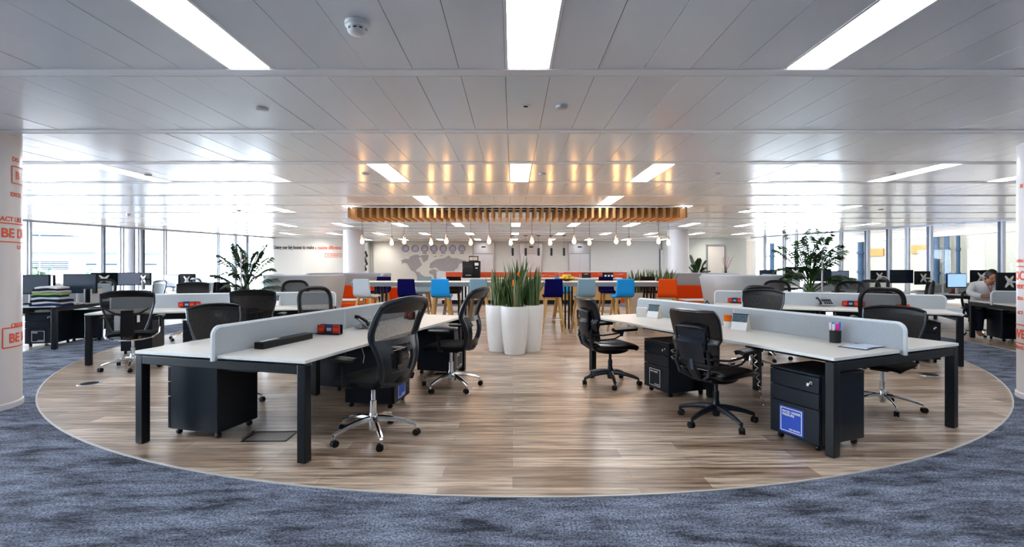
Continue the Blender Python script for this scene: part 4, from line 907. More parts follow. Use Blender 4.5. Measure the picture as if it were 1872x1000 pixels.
def snake(t, spots, hs, name='leaves', seed=1):
    rr = random.Random(seed); mb = MB()
    for (cx, cy, z, rad, n, h0, h1) in spots:
        for k in range(n):
            a = rr.uniform(0, 6.28); q = rad * math.sqrt(rr.random()); blade(mb, (cx + q * math.cos(a), cy + q * math.sin(a), z - .02), rr.uniform(h0, h1), rr.uniform(.02, .17) * (.4 + q / rad), a + rr.uniform(-.5, .5), rr.uniform(.018, .031), rr.uniform(0, 6), rr.uniform(-1, 1))
    return mb.build(name, [M_LEAF, M_LEAFE], t, ang=80)
px0, py0 = at(941, 647); t = thing('lobed_planter', (px0, py0 + .27, 0), 0, 'tall white lobed planter full of striped snake plants, centre of the room', 'potted plant')
zr = .755
lobes = [(0, -.25), (-.255, .0), (.255, .0), (0, .24)]
for i, (lx, ly) in enumerate(lobes):
    mb = MB(); pr = [(.150, 0), (.162, .01), (.19, .22), (.212, .5), (.222, zr - .02), (.220, zr), (.196, zr), (.194, zr - .06)]
    mb.lathe(pr, c=(lx, ly, 0), n=36, caps=False); mb.lathe([(.15, 0), (.01, 0.001)], c=(lx, ly, 0), n=36, caps=False); mb.build('pot_lobe', M_POT, t)
    mb = MB(); mb.lathe([(.193, zr - .05), (.001, zr - .045)], c=(lx, ly, 0), n=24, caps=False); mb.build('soil', M_SOIL, t)
snake(t, [(0, -.25, zr - .05, .15, 34, .38, .66), (-.255, 0, zr - .05, .16, 34, .38, .66), (.255, 0, zr - .05, .15, 30, .42, .72), (0, .24, zr - .05, .15, 26, .5, .84), (.10, .1, zr - .05, .10, 8, .75, .92)], None, seed=4)
mb = MB(); mb.ell((-.015, -.34, zr + .36), (.022, .012, .055)); mb.ell((.06, -.22, zr + .50), (.016, .010, .035)); mb.tube([(-.015, -.34, zr - .03), (-.015, -.34, zr + .33)], .003, 5); mb.build('orange_flower_pick', M_ORL, t)
t = thing('trough_planter', (hz(1180, 12.6), 12.6, 0), 0, 'pale square planters of snake plants behind the high table\'s right end', 'potted plant')
for dx in (-.28, .12, .5):
    mb = MB(); s = .19; mb.prism([(dx - s, -s), (dx + s, -s), (dx + s, s), (dx - s, s)], 0, .70); mb.prism([(dx - s + .02, -s + .02), (dx + s - .02, -s + .02), (dx + s - .02, s - .02), (dx - s + .02, s - .02)], .70, .702, 1); mb.build('pot', [pm('stone_planter', (.60, .57, .53), .7, 0, .06, 20), M_SOIL], t, .006)
snake(t, [(dx, 0, .70, .17, 26, .40, .66) for dx in (-.32, -.1, .12, .33, .52)], None, seed=9)
def frond(mb, base, az, L, rise, droop, nl, ll, rr):
    P = []; n = 14
    for k in range(n + 1):
        u = k / n; P.append(Vector(base) + Vector((math.cos(az) * L * (u ** 1.15), math.sin(az) * L * (u ** 1.15), rise * u - droop * u ** 2.6)))
    mb.tube(P, [.012 * (1 - .75 * k / n) for k in range(n + 1)], 5, 0)
    side = Vector((-math.sin(az), math.cos(az), 0))
    for k in range(nl):
        u = .28 + .72 * k / (nl - 1); i = min(n - 1, int(u * n)); p = P[i].lerp(P[i + 1], u * n - i); tg = (P[i + 1] - P[i]).normalized(); l = ll * math.sin(.5 + 2.2 * (u - .28) / .72) * rr.uniform(.9, 1.1)
        for s in (-1, 1):
            d = (side * s * .75 + tg * .8 + Vector((0, 0, .10))).normalized(); e = p + d * l + Vector((0, 0, -.38 * l)); m = p + d * l * .5 + Vector((0, 0, .02)); w = tg * .0145
            mb.add([p - w * .5, p + w * .5, m + w, m - w, e], [(0, 1, 2, 3), (3, 2, 4)], 0)
def palm(x, y, hgt, nf, seed, label, potlab=None, ll=.26, spread=.8, low=True, mat=None, pot=(.20, .24, .42)):
    t = thing('potted_palm', (x, y, 0), 0, label, 'potted palm'); rr = random.Random(seed)
    mb = MB(); mb.lathe([(pot[0], 0), (pot[1], pot[2]), (pot[1] - .02, pot[2]), (pot[1] - .03, pot[2] - .04)], n=24, caps=False); mb.build('pot', M_PLA, t); mb = MB(); mb.lathe([(pot[1] - .03, pot[2] - .04), (.001, pot[2] - .03)], n=20, caps=False); mb.build('soil', M_SOIL, t)
    mb = MB(); st = MB()
    for k in range(nf):
        az = k * 2.4 + rr.uniform(-.3, .3); u = rr.random() if not low else (k + .5) / nf; z0 = pot[2] - .03 + (hgt - pot[2]) * .35 * (1 - u) * rr.uniform(.4, 1)
        top = hgt * (.55 + .45 * u) ; b = (.05 * math.cos(az), .05 * math.sin(az), pot[2] - .04); z1 = pot[2] + (top - pot[2]) * .42; st.tube([b, (.06 * math.cos(az), .06 * math.sin(az), z1)], [.013, .008], 6)
        L = spread * (1 - .45 * u) * rr.uniform(.8, 1.1); frond(mb, (.06 * math.cos(az), .06 * math.sin(az), z1), az, L, (top - z1) * rr.uniform(.95, 1.15), (top - z1) * rr.uniform(.25, .7) * (1.25 - u), 24, ll, rr)
    st.build('stems', M_PALMB, t); mb.build('fronds', [mat or M_PALM, M_PALMB], t, ang=80); return t
palm(-5.75, 10.5, 1.97, 17, 11, 'tall dark green palm in front of the left windows, at the left booth corner', spread=.66, ll=.30)
palm(6.72, 11.0, 2.28, 25, 21, 'tall green palm by the right windows beside the white coat stand', spread=.80, ll=.36)
palm(hz(1275, 18.4), 18.4, 1.80, 16, 31, 'small bushy dark palm behind the right booth', spread=.42, ll=.2)
t = thing('blossom_branches', (hz(1327, 16.2), 16.2, 0), 0, 'vase of pink blossom branches on a slim stand before the cream door', 'flower vase'); rr = random.Random(2)
mb = MB(); mb.lathe([(.12, 0), (.12, .02), (.02, .04), (.02, .98), (.09, 1.0), (.09, 1.02)], n=18); mb.build('stand', M_WHT, t)
mb = MB(); mb.lathe([(.03, 1.02), (.05, 1.06), (.04, 1.16), (.025, 1.22)], n=16); mb.build('vase', M_DARK, t); mb = MB(); fl = MB()
for k in range(9):
    a = k * .7; e = Vector((.26 * math.cos(a) * rr.uniform(.4, 1), .1 * math.sin(a), 1.62 + .12 * rr.random())); mb.tube([(0, 0, 1.2), (e.x * .4, e.y * .5, 1.4), e], [.005, .004, .002], 5)
    for q in range(5): u = .4 + .6 * q / 4; fl.ell((e.x * u * u + rr.uniform(-.02, .02), e.y * u, 1.2 + (e.z - 1.2) * u), (.016, .016, .014), n=6, k=4)
mb.build('branches', M_STEM, t); fl.build('blossoms', M_FLK, t)
def coat_stand(x, y, h, label):
    t = thing('coat_stand', (x, y, 0), 0, label, 'coat stand'); mb = MB(); mb.lathe([(.19, 0), (.19, .015), (.03, .03), (.016, .05), (.016, h), (.022, h + .02)], n=18); mb.build('pole', pm('lilac_white_metal', (.62, .58, .66), .35, .2), t)
    for k in range(6):
        a = k * math.pi / 3 + .3; L = .30 if k % 2 else .22; d = Vector((math.cos(a), math.sin(a), 0)); zb = h - .22 - .1 * (k % 2); mb = MB(); mb.tube([Vector((0, 0, zb)), d * L * .4 + Vector((0, 0, zb + .10)), d * L * .8 + Vector((0, 0, zb + .19)), d * L + Vector((0, 0, zb + .20))], .007, 6); mb.ell(d * L + Vector((0, 0, zb + .205)), (.02, .02, .02), 1, 8, 6); mb.build('hook_arm', [M_STEM, M_DARK], t)
coat_stand(hz(441, 10.2), 10.2, 1.66, 'slim coat stand with curved arms beside the left palm')
coat_stand(hz(1503, 10.6), 10.6, 1.72, 'slim pale coat stand with curved arms beside the right palm')
# ------------------------------------------------------------ monitors
mon0 = {}
def monitor(px, py, Y, rz, label, kind='front', dz=.73, screen=None):
    x, z = hz(px, Y), zat(py, Y)
    key = (kind, screen)
    t = thing('monitor', (x, Y, dz), R(rz), label, 'monitor', 'desk monitors'); hz_ = z - dz
    if key not in mon0:
        mb = MB(); mb.box((0, 0, 0), (.545, .035, .335)); b = mb.build('casing', pm('matt_black_casing', (.006, .009, .014), .7, spec=.12), t, .006)
        mb = MB(); mb.box((0, .0182, .004), (.52, .002, .30)); s = mb.build('screen', {'pale': M_SCB, 'lit': M_LIT}.get(screen, M_SCN), b)
        mb = MB()
        for k in range(4):
            a = k * math.pi / 2 + math.pi / 4; d = Vector((math.cos(a), 0, math.sin(a))); p = Vector((-math.sin(a), 0, math.cos(a)))
            mb.add([d * .14 + p * .014 + Vector((0, -.02, 0)), d * .14 - p * .014 + Vector((0, -.02, 0)), -p * .035 + d * .01 + Vector((0, -.02, 0)), p * .035 + d * .01 + Vector((0, -.02, 0)),
                    d * .14 + p * .014 + Vector((0, -.032, 0)), d * .14 - p * .014 + Vector((0, -.032, 0)), -p * .035 + d * .01 + Vector((0, -.032, 0)), p * .035 + d * .01 + Vector((0, -.032, 0))], [(0, 1, 2, 3), (7, 6, 5, 4), (0, 4, 5, 1), (3, 2, 6, 7), (1, 5, 6, 2), (0, 3, 7, 4)])
        mb.ell((0, -.035, 0), (.035, .02, .035)); st = mb.build('star_mount', M_WHT, b)
        mon0[key] = (b, s, st)
    else:
        b = mon0[key][0].copy(); C.objects.link(b); b.parent = t
        for q in mon0[key][1:]: c = q.copy(); C.objects.link(c); c.parent = b
    b.location.z = hz_
    mb = MB(); mb.tube([(0, -.04, hz_), (.10, -.11, hz_ - .01), (.17, -.16, max(.1, hz_ - .08)), (.17, -.16, .02)], [.018, .018, .018, .022], 8); mb.lathe([(.055, 0), (.055, .015), (.025, .02)], c=(.17, -.16, 0), n=16); mb.build('monitor_arm', M_WHT, t)
    return t
# local +Y carries the screen; 180 turns the screen to the camera, 0 shows the back with its star mount
for a in ((60, 520, 8.35, 186, 'dark monitor facing the room at the far left edge, beside the column', 'front'),
          (95, 519.5, 8.9, 140, 'monitor turned aside between the edge one and the one behind the clothes', 'front', .73, 'pale'), (147, 518.5, 8.45, 184, 'wide dark monitor right behind the stack of folded clothes', 'front'),
          (191, 510.5, 12.4, 25, 'monitor seen from the back with white star mount, right of the stacked clothes', 'back'), (234, 510, 12.9, 215, 'pale-screened monitor in front of the white round pillar, left windows', 'front', .73, 'pale'),
          (264, 510, 13.2, -22, 'monitor with white star mount between the two pale-screened monitors', 'back'), (314, 513.5, 12.6, 160, 'pale-screened monitor just left of the last star-mounted one, left side', 'front', .73, 'pale'),
          (343, 512, 12.9, -18, 'monitor with white star mount nearest the left palm', 'back'),
          (1606, 505.5, 13.3, 15, 'monitor with white star mount left of the wide dark monitor on the right', 'back'), (1648, 505.5, 12.3, 175, 'wide dark monitor facing the room, right side, centre of its desk', 'front'),
          (1686, 508, 12.2, 18, 'monitor with white star mount right of the wide dark one', 'back'), (1748, 513, 11.4, 190, 'monitor with lit pale blue screen left of the person', 'front', .73, 'lit'),
          (1792, 506.5, 11.6, 8, 'monitor with white star mount directly behind the person', 'back'), (1842, 515, 8.9, 14, 'large dark monitor right of the person, star mount at its edge', 'back'),
          (1453, 499, 13.0, 10, 'distant monitor left of the right palm', 'back'), (1500, 503, 13.0, 176, 'distant dark monitor behind the coat stand', 'front'), (1532, 506, 13.3, 172, 'distant pale grey monitor right of the coat stand', 'front', .73, 'pale'),
          (1404, 503, 15.6, 176, 'distant monitor whose top shows over the right booth', 'front')):
    monitor(*a)
# ------------------------------------------------------------ things on the desks
def put(o, p, rz=0): o.location = p; o.rotation_euler[2] = R(rz); return o
az = math.degrees(A.rotation_euler[2]); bz = math.degrees(B.rotation_euler[2]); cz = 17; dz_ = 153.5
t = thing('power_box', on(A, .60, -.11), R(az), 'long black power box with a white label strip on the near left desk', 'power box')
mb = MB(); mb.prism([(-.30, -.045), (.30, -.045), (.30, .045), (-.30, .045)], 0, .055); mb.build('body', M_PLA, t, .006); mb = MB(); mb.box((-.17, .01, .056), (.2, .03, .002)); mb.build('label_strip', M_PAP, t)
mb = MB(); mb.tube([(.30, 0, .03), (.38, .02, .035), (.5, .03, .012), (.64, .06, .006)], .005, 6); mb.build('cable', M_BLK, t)
def cards(p, rz, label, n=3, seed=0):                # little pack of red and blue boxes in a wire holder
    t = thing('leaflet_holder', p, R(rz), label, 'leaflet holder', 'small holders of red and blue leaflets'); rr = random.Random(seed)
    mb = MB(); mb.box((0, .03, .01), (.24, .07, .012)); mb.box((0, .062, .05), (.24, .006, .09)); mb.build('tray', M_BLK, t)
    for k in range(n):
        mb = MB(); mb.box(((k - (n - 1) / 2) * .078, .02 + .012 * (k % 2), .052), (.07, .022, .08 + .014 * (k == 1))); mb.box(((k - (n - 1) / 2) * .078, .008 + .012 * (k % 2), .05), (.05, .002, .03), 1); mb.build('leaflet_pack', [M_REDB if k != 1 else M_NVB, M_ORG if k != 1 else M_SCB], t, .002)
    return t
x, y = at(599, 612, .73); cards((x, y, .729), -12, 'red and blue leaflet holder on the near left desk, against the screen', 3, 1)
x, y = at(744, 583, .73); cards((x, y, .729), -60, 'red leaflet holder at the far end of the near left desk', 3, 2)
x, y = at(304, 562, .73); cards(on(Cd, 1.06, -.14), 17, 'leaflet holder seen right of the tagged mesh chair', 4, 3)
cards(on(Dd, 2.85, .12), dz_ + 180, 'leaflet holder at the left end of the second row right desk', 4, 4)
cards(on(Dd, 1.15, .10), dz_ + 180, 'leaflet holder right of the desk phone', 4, 5)
cards(on(F1, .75, -.10), -20, 'leaflet holder on the person\'s desk, beside the edge column', 3, 6)
def phone(p, rz, label):
    t = thing('desk_phone', p, R(rz), label, 'desk phone', 'grey desk phones')
    mb = MB(); T = Matrix.Rotation(R(28), 4, 'X'); mb.box((.02, 0, .065), (.20, .17, .022), 0, T=T); mb.box((.0, .05, .03), (.18, .09, .04)); mb.build('phone_base', pm('silver_grey_plastic', (.30, .33, .38), .4), t, .006)
    mb = MB(); mb.M = Matrix.Translation((.035, .035, .092)) @ T; mb.box((0, 0, .0), (.14, .07, .01)); mb.build('phone_screen', M_SCN, t, .002)
    mb = MB(); mb.M = Matrix.Translation((.035, -.045, .055)) @ T
    for i in range(4):
        for j in range(3): mb.box((-.05 + .033 * i, .022 - .02 * j, .004), (.022, .012, .006))
    mb.build('keypad', M_BLK, t)
    mb = MB(); mb.M = Matrix.Translation((-.085, 0, .085)) @ T; mb.tube([(0, -.09, .0), (0, -.05, .022), (0, .05, .022), (0, .09, .0)], [.020, .015, .015, .022], 10); mb.build('handset', M_PLA, t); return t
x, y = at(671, 600, .73); phone((x, y, .729), 72, 'dark desk phone on the near left desk, behind the nearest chair back')
phone(on(Dd, 1.55, .16), -12, 'grey desk phone in front of the second row right screen')
mb = MB(); p = on(B, 1.62, -.16); mb.lathe([(.03, 0), (.035, .09)], n=14); 
def calendar(p, rz, label):
    t = thing('desk_calendar', p, R(rz), label, 'desk calendar', 'tent-shaped desk calendars'); w, d, h = .16, .06, .165
    mb = MB(); mb.add([(-w / 2, -d, 0), (w / 2, -d, 0), (w / 2, 0, h), (-w / 2, 0, h), (-w / 2, d, 0), (w / 2, d, 0)], [(0, 1, 2, 3), (3, 2, 5, 4), (0, 4, 5, 1), (0, 3, 4), (1, 5, 2)]); mb.build('card_stand', pm('cream_card', (.74, .68, .56), .6), t)
    n = Vector((0, -h, d)).normalized() * .002
    def quad(z0, z1, m, nm): 
        f = lambda x, z: Vector((x, -d * (1 - z / h), z)) + Vector((0, -h, d)).normalized() * .0015
        mb = MB(); mb.add([f(-w / 2 + .004, z0), f(w / 2 - .004, z0), f(w / 2 - .004, z1), f(-w / 2 + .004, z1)], [(0, 1, 2, 3)]); mb.build(nm, m, t)
    quad(.008, h * .52, M_PAP, 'month_sheet'); quad(h * .52, h - .004, M_PRN, 'picture'); mb = MB(); mb.tube([(-w / 2, 0, h), (w / 2, 0, h)], .005, 6); mb.build('spine', M_BLK, t)
x, y = at(1354, 603.5, .73); calendar((x, y, .729), -48, 'tent calendar with landscape picture, right of the nearest leather chair')
x, y = at(1196, 581, .73); calendar((x, y, .729), -48, 'tent calendar with landscape picture at the far end of the near right desk')
x, y = at(763, 577, .73); calendar((x, y, .729), 55, 'tent calendar with picture at the far end of the near left desk')
calendar(on(Cd, 2.28, -.10), 10, 'tent calendar with picture on the second row left desk')
x, y = at(1173, 579, .73); mb = MB(); mb.box((0, 0, .06), (.13, .06, .12)); o = mb.build('small_white_card', M_PAP, None, .002, loc=(x, y, .729), rz=R(-14)); tag(o, 'small white printed card left of the far tent calendar, near right desk', 'card')
x, y = at(1187, 578.5, .73); mb = MB(); mb.lathe([(.025, 0), (.03, .08)], n=14); tag(mb.build('dark_pot', M_PLA, None, loc=(x, y + .05, .729)), 'small dark pot between white card and far tent calendar', 'pot')
x, y = at(1330, 597, .73); mb = MB(); mb.lathe([(.033, 0), (.040, .12), (.042, .125)], n=18); o = mb.build('orange_cup', M_ORL, None, loc=(x, y, .729)); tag(o, 'orange and white paper cup behind the nearest leather chair', 'cup')
mb = MB(); mb.lathe([(.0350, .0), (.0405, .06)], n=18, caps=False); c_ = mb.build('white_band', M_PAP, o)
# things on the screen behind the leather chair: a headset
t = thing('headset', on(B, 2.2, -.22, .729), R(bz), 'black headset standing on the near right desk above the nearest leather chair', 'headset'); mb = MB(); mb.tube([(-.075, 0, .06), (-.07, 0, .16), (0, 0, .235), (.07, 0, .16), (.075, 0, .06)], .008, 8); mb.build('headband', M_PLA, t)
for s in (-1, 1): mb = MB(); mb.ell((s * .075, 0, .05), (.02, .035, .04)); mb.build('ear_cup', M_PLA, t)
# pen pot
x, y = at(1527, 626, .73); t = thing('pen_pot', (x, y, .729), 0, 'black mesh pot of pens on the near right desk', 'pen pot'); mb = MB()
for s in (0,): mb.lathe([(.042, 0), (.044, .105), (.040, .105), (.038, .004)], n=20, caps=False); mb.lathe([(.042, 0), (.001, .002)], n=20, caps=False)
mb.build('pot', pm('black_wire_mesh', (.004, .004, .005), .6), t)
for i, (dx, dy, h, m_, nm, tip) in enumerate(((-.018, -.01, .135, M_PLA, 'black pen with a white cap', M_WHT), (-.006, .012, .15, M_BLP, 'blue marker', M_BLP), (.004, -.015, .14, M_PNK, 'magenta highlighter', M_PNK), (.016, .008, .13, M_ORL, 'orange pen', M_ORL), (.024, -.006, .155, M_BLP, 'pale blue pen leaning right', M_BLP), (-.024, .012, .145, M_WHT, 'white pen', M_WHT))):
    mb = MB(); mb.tube([(0, 0, .006), (dx * .35, dy * .3, h - .02)], .0065 if i != 2 else .010, 8); mb.tube([(dx * .35, dy * .3, h - .03), (dx * .4, dy * .35, h + .025)], .0085 if i != 2 else .014, 8, 1)
    tag(mb.build('pen', [m_, tip], loc=(x + dx, y + dy, .729)), nm + ' in the black pot', 'pen')
x, y = at(1575, 634, .73); t = thing('folder', (x, y, .729), R(bz - 88), 'open blue folder with white papers beside the pen pot', 'folder'); mb = MB(); mb.box((0, 0, .003), (.34, .20, .005), 0, .1); mb.build('cover', pm('dark_blue_folder', (.02, .04, .09), .4), t)
mb = MB(); mb.box((-.04, .0, .008), (.22, .17, .004), 0, .2); mb.box((.03, -.02, .012), (.21, .15, .003), 0, -.12); mb.build('papers', pm('blue_white_paper', (.62, .70, .85), .6, 0, .1, 30), t)
# stack of folded clothes and mugs, far left desk
x, y = -7.72, 8.15
cl_ = [('navy', (.01, .03, .10)), ('white', (.7, .72, .76)), ('black', (.012, .013, .02)), ('pale blue', (.5, .6, .75)), ('dark grey', (.03, .035, .05)), ('lime green', (.28, .50, .10)), ('lilac', (.40, .36, .46)), ('charcoal', (.02, .025, .03)), ('white', (.72, .72, .76))]
for k, (nm, c_) in enumerate(cl_):
    z = .729 + .036 * k; mb = MB(); rr = random.Random(k); w, d_ = .44 - .012 * k + rr.uniform(-.04, .04), .30
    mb.shell(lambda u, v: (u * w / 2, -d_ / 2 + d_ * v, .018 + .005 * math.sin(u * 4 + k) + (-.012) * abs(u) ** 4), 12, 6, .034)
    o = mb.build('folded_garment', pm(nm.replace(' ', '_') + '_cloth_%d' % k, c_, .9, 0, .2, 30, .3), None, .008, 2, loc=(x + rr.uniform(-.02, .02), y, z), rz=R(14) + rr.uniform(-.12, .12))
    tag(o, '%s folded garment in the stack on the far left desk, %s' % (nm, ['at the very bottom', 'second from the bottom', 'third from the bottom', 'fourth from the bottom', 'in the middle', 'fourth from the top', 'third from the top', 'second from the top', 'topmost'][k]), 'garment', 'folded clothes in the stack')
def mug(px, py, z, m, label, body=None):
    x, y = at(px, py, z) ; t = thing('mug', (x, y, z), 0, label, 'mug'); mb = MB(); mb.lathe([(.036, 0), (.04, .09), (.036, .09), (.032, .006)], n=18, caps=False); mb.lathe([(.036, 0), (.001, .001)], n=18, caps=False); mb.build('cup', m, t); mb = MB(); mb.tube([(.038, 0, .07), (.066, 0, .065), (.068, 0, .035), (.037, 0, .02)], .006, 8); mb.build('handle', m, t)
mug(153, 552, .729, M_ORG, 'red mug on the far left desk, right of the folded clothes'); mug(114, 556, .729, M_WHT, 'white mug at the left foot of the folded clothes'); mug(280, 526, .729, M_WHT, 'white mug on the left window desk')
t = thing('grey_bag', (-7.42, 8.55, .729), R(100), 'upright grey document box beside the folded clothes', 'document box'); mb = MB(); mb.box((0, 0, .13), (.30, .02, .26)); mb.box((0, -.10, .13), (.30, .02, .26)); mb.box((0, -.05, .01), (.30, .12, .02)); mb.build('box', pm('grey_card', (.42, .43, .44), .8), t, .006); mb = MB(); mb.box((0, -.05, .14), (.27, .07, .22)); mb.build('files', M_PLA, t)
def papers(p, rz, n, label, w=.30, d=.22, m=None):
    mb = MB(); rr = random.Random(int(p[0] * 100))
    for k in range(n): mb.box((rr.uniform(-.02, .02), rr.uniform(-.02, .02), .002 + .004 * k), (w, d, .003), 0, rr.uniform(-.3, .3))
    return tag(mb.build('paper_stack', m or M_PAP, None, loc=p, rz=R(rz)), label, 'papers')
papers(on(E1, .85, .45), 10, 9, 'loose white papers on the far left desk by the edge column'); papers(on(G1, 1.2, .3), 30, 10, 'white papers on the left window desk'); papers(on(F1, .55, .52), 0, 5, 'white papers under the person\'s elbow')
papers(on(H1, .5, .35), 0, 12, 'white papers on the right window desk'); papers(on(L1, 1.4, -.3), 0, 12, 'white papers behind the right palm'); papers(on(K1, .7, .2), 0, 14, 'white papers on the desk behind the clothes stack')
papers(on(Dd, 1.9, -.5), 0, 3, 'sheet of paper behind the second row right screen')
mb = MB(); x, y = at(76, 566, .60); 
papers((-8.15, 8.55, .585), 14, 10, 'leaflets lying on the pedestal with the white outline, far left', .28, .2, M_PAP)
# keyboards and clutter
kb0 = None
for bn, lx, ly, rz, lb in ((E1, .55, .35, 194, 'dark keyboard on the far left desk'), (E1, 1.5, .35, 194, 'dark keyboard further out on the far left desk'), (G1, .8, .4, 147, 'dark keyboard on the left window desk'), (H1, .55, -.3, 29, 'dark keyboard on the right window desk'), (F1, 1.2, .4, -20, 'dark keyboard at the person\'s desk'), (Dd, .9, -.4, 153, 'dark keyboard behind the second row right screen'), (L1, .9, -.35, 36, 'dark keyboard behind the right palm'), (K1, .9, -.4, 166, 'dark keyboard on the desk behind the clothes stack')):
    if kb0: o = kb0.copy(); C.objects.link(o)
    else: mb = MB(); mb.box((0, 0, .01), (.44, .15, .018)); [mb.box((-.19 + .042 * i, -.05 + .032 * j, .021), (.036, .026, .006)) for i in range(10) for j in range(4)]; kb0 = o = mb.build('keyboard', M_PLA)
    put(o, on(bn, lx, ly), rz); tag(o, lb, 'keyboard', 'dark keyboards')
def bottle(p, h, m, label, r=.03):
    mb = MB(); mb.lathe([(r, 0), (r, h * .65), (r * .4, h * .85), (r * .4, h)], n=14); tag(mb.build('bottle', m, None, loc=p), label, 'bottle')
bottle(on(G1, .5, .5), .2, M_BLP, 'blue bottle on the left window desk'); bottle(on(H1, .9, .4), .22, M_WHT, 'white bottle on the right window desk'); bottle(on(L1, .6, -.5), .22, M_PLA, 'dark bottle behind the right palm'); bottle(on(H1, .25, -.4), .24, M_STE, 'steel bottle on the corner of the right window desk')
bottle(on(L1, 1.9, -.4), .26, M_BLP, 'blue bottle behind the coat stand'); bottle(on(K1, 1.5, -.3), .22, M_WHT, 'white bottle behind the clothes stack')
x, y = at(379, 553, .62)
mb = MB(); mb.box((0, 0, .03), (.12, .05, .06)); tag(mb.build('orange_box', M_ORL, None, .004, loc=on(Cd, 1.94, -.14)), 'small orange box on the second row left desk, right of the high mesh chair', 'box')
mb = MB(); mb.box((0, 0, .05), (.16, .04, .10)); tag(mb.build('red_box', M_REDB, None, .004, loc=on(H1, .9, -.15)), 'small red and white box on the right window desk', 'box')
mb = MB(); mb.box((0, 0, .04), (.16, .08, .07)); tag(mb.build('red_packet', M_ORG, None, .004, loc=on(Dd, .55, .22)), 'small orange packet behind the wide mesh chair on the second row right desk', 'packet')
# black jacket on a chair, bags
def jacket(x, y, label):
    mb = MB(); mb.shell(lambda u, v: (u * (.24 - .06 * v), -.06 - .05 * (1 - u * u) + .03 * math.sin(u * 7), .42 + .58 * v), 14, 8, .035); o = mb.build('jacket', M_FAB, None, .01, loc=(x, y, 0)); tag(o, label, 'jacket')
jacket(-6.98, 11.75, 'black jacket hung over the chair left of the left palm')
t = thing('backpack', (-6.45, 11.2, .0), 0, 'dark backpack standing on the floor beside the left coat stand', 'backpack'); mb = MB(); mb.ell((0, 0, .25), (.18, .13, .25)); mb.build('body', M_FAB, t); mb = MB(); mb.tube([(-.1, -.12, .15), (-.1, -.2, .3), (-.08, -.08, .45)], .012, 6); mb.build('strap', M_PLA, t)
mb = MB(); mb.shell(lambda u, v: (u * .16, -.1 + .2 * v, .02 + .01 * math.sin(u * 9)), 10, 6, .03); tag(mb.build('folded_cloth', pm('blue_white_cloth', (.25, .35, .6), .9, 0, .8, 30), None, .006, loc=(*on(Cd, 1.30, -.25, 0)[:2], .55)), 'blue and white cloth lying under the second row left desk', 'cloth')
# power cables, footrest, floor boxes
def cable(pts, r, m, label):
    mb = MB(); mb.tube(pts, r, 6); tag(mb.build('cable', m), label, 'cable')
a = on(B, 1.1, .30, 0); mb = MB(); pts = []
for k in range(61): u = k / 60; pts.append((a[0] + .014 * math.cos(u * 60) + .10 * u * u, a[1] + .014 * math.sin(u * 60), .66 - .62 * u))
mb.tube(pts, .006, 6); tag(mb.build('coiled_cable', M_CHR), 'silver coiled cable hanging under the near right desk', 'cable')
a = on(A, 1.25, -.45, 0); cable([(a[0], a[1], .69), (a[0] - .02, a[1] + .02, .6), (a[0] + .01, a[1], .52), (a[0] - .01, a[1] + .03, .45)], .004, M_WHT, 'thin white cable hanging under the near left desk edge')
a = on(A, 2.35, -.35, 0); cable([(a[0], a[1], .69), (a[0] + .03, a[1], .5), (a[0] + .1, a[1] + .05, .62), (a[0] + .2, a[1] + .1, .69)], .004, M_BLK, 'looped black cable under the far part of the near left desk')
mb = MB(); a = on(B, .82, .28, .62); mb.ell((0, 0, 0), (.05, .03, .014)); tag(mb.build('red_tag', M_ORG, None, loc=a), 'small red tag fixed under the near right desk', 'tag')
x, y = at(494, 799); t = thing('floor_socket_frame', (x, y, .004), R(2), 'open floor socket hatch with a bright raised edge, under the near left desk', 'floor hatch')
mb = MB(); outline(mb, -.17, -.11, .17, .11, 0, .012, .006); 
for v in mb.v: v.y, v.z = v.z, .003 + v.y
mb.build('frame', M_BLK, t); mb = MB(); mb.box((-.175, 0, .012), (.008, .22, .016)); mb.build('raised_edge', M_CHR, t); mb = MB(); mb.box((0, 0, .0012), (.32, .20, .002)); mb.build('lid', pm('hatch_lid_vinyl', (.20, .17, .15), .4), t)
for px, py, lb in ((164, 702, 'round metal floor outlet on the left of the oak floor'), (1700, 686, 'round dark floor outlet on the right of the oak floor')):
    x, y = at(px, py); t = thing('floor_outlet', (x, y, .004), 0, lb, 'floor outlet', 'round floor outlets'); mb = MB(); mb.lathe([(.12, 0), (.118, .004), (.09, .005)], n=28); mb.build('ring', M_STE, t); mb = MB(); mb.lathe([(.09, .002), (.088, .006)], n=24); mb.build('cover', M_DARK, t)
# ------------------------------------------------------------ the person
def skin_obj(name, verts, edges, radii, mat, parent, lv=2):
    me = bpy.data.meshes.new(name); me.from_pydata(verts, edges, []); me.materials.append(mat); o = bpy.data.objects.new(name, me); C.objects.link(o); o.parent = parent
    s = o.modifiers.new('skin', 'SKIN'); s.use_smooth_shade = True; sv = me.skin_vertices[0].data
    for i, r in enumerate(radii): sv[i].radius = r if isinstance(r, tuple) else (r, r); sv[i].use_root = (i == 0)
    b = o.modifiers.new('sub', 'SUBSURF'); b.levels = lv; b.render_levels = lv; return o
PX, PY = 9.22, 9.56
t = thing('person', (PX, PY, 0), R(-25), 'person in a white shirt leaning over the far right desk, hand to face', 'person')
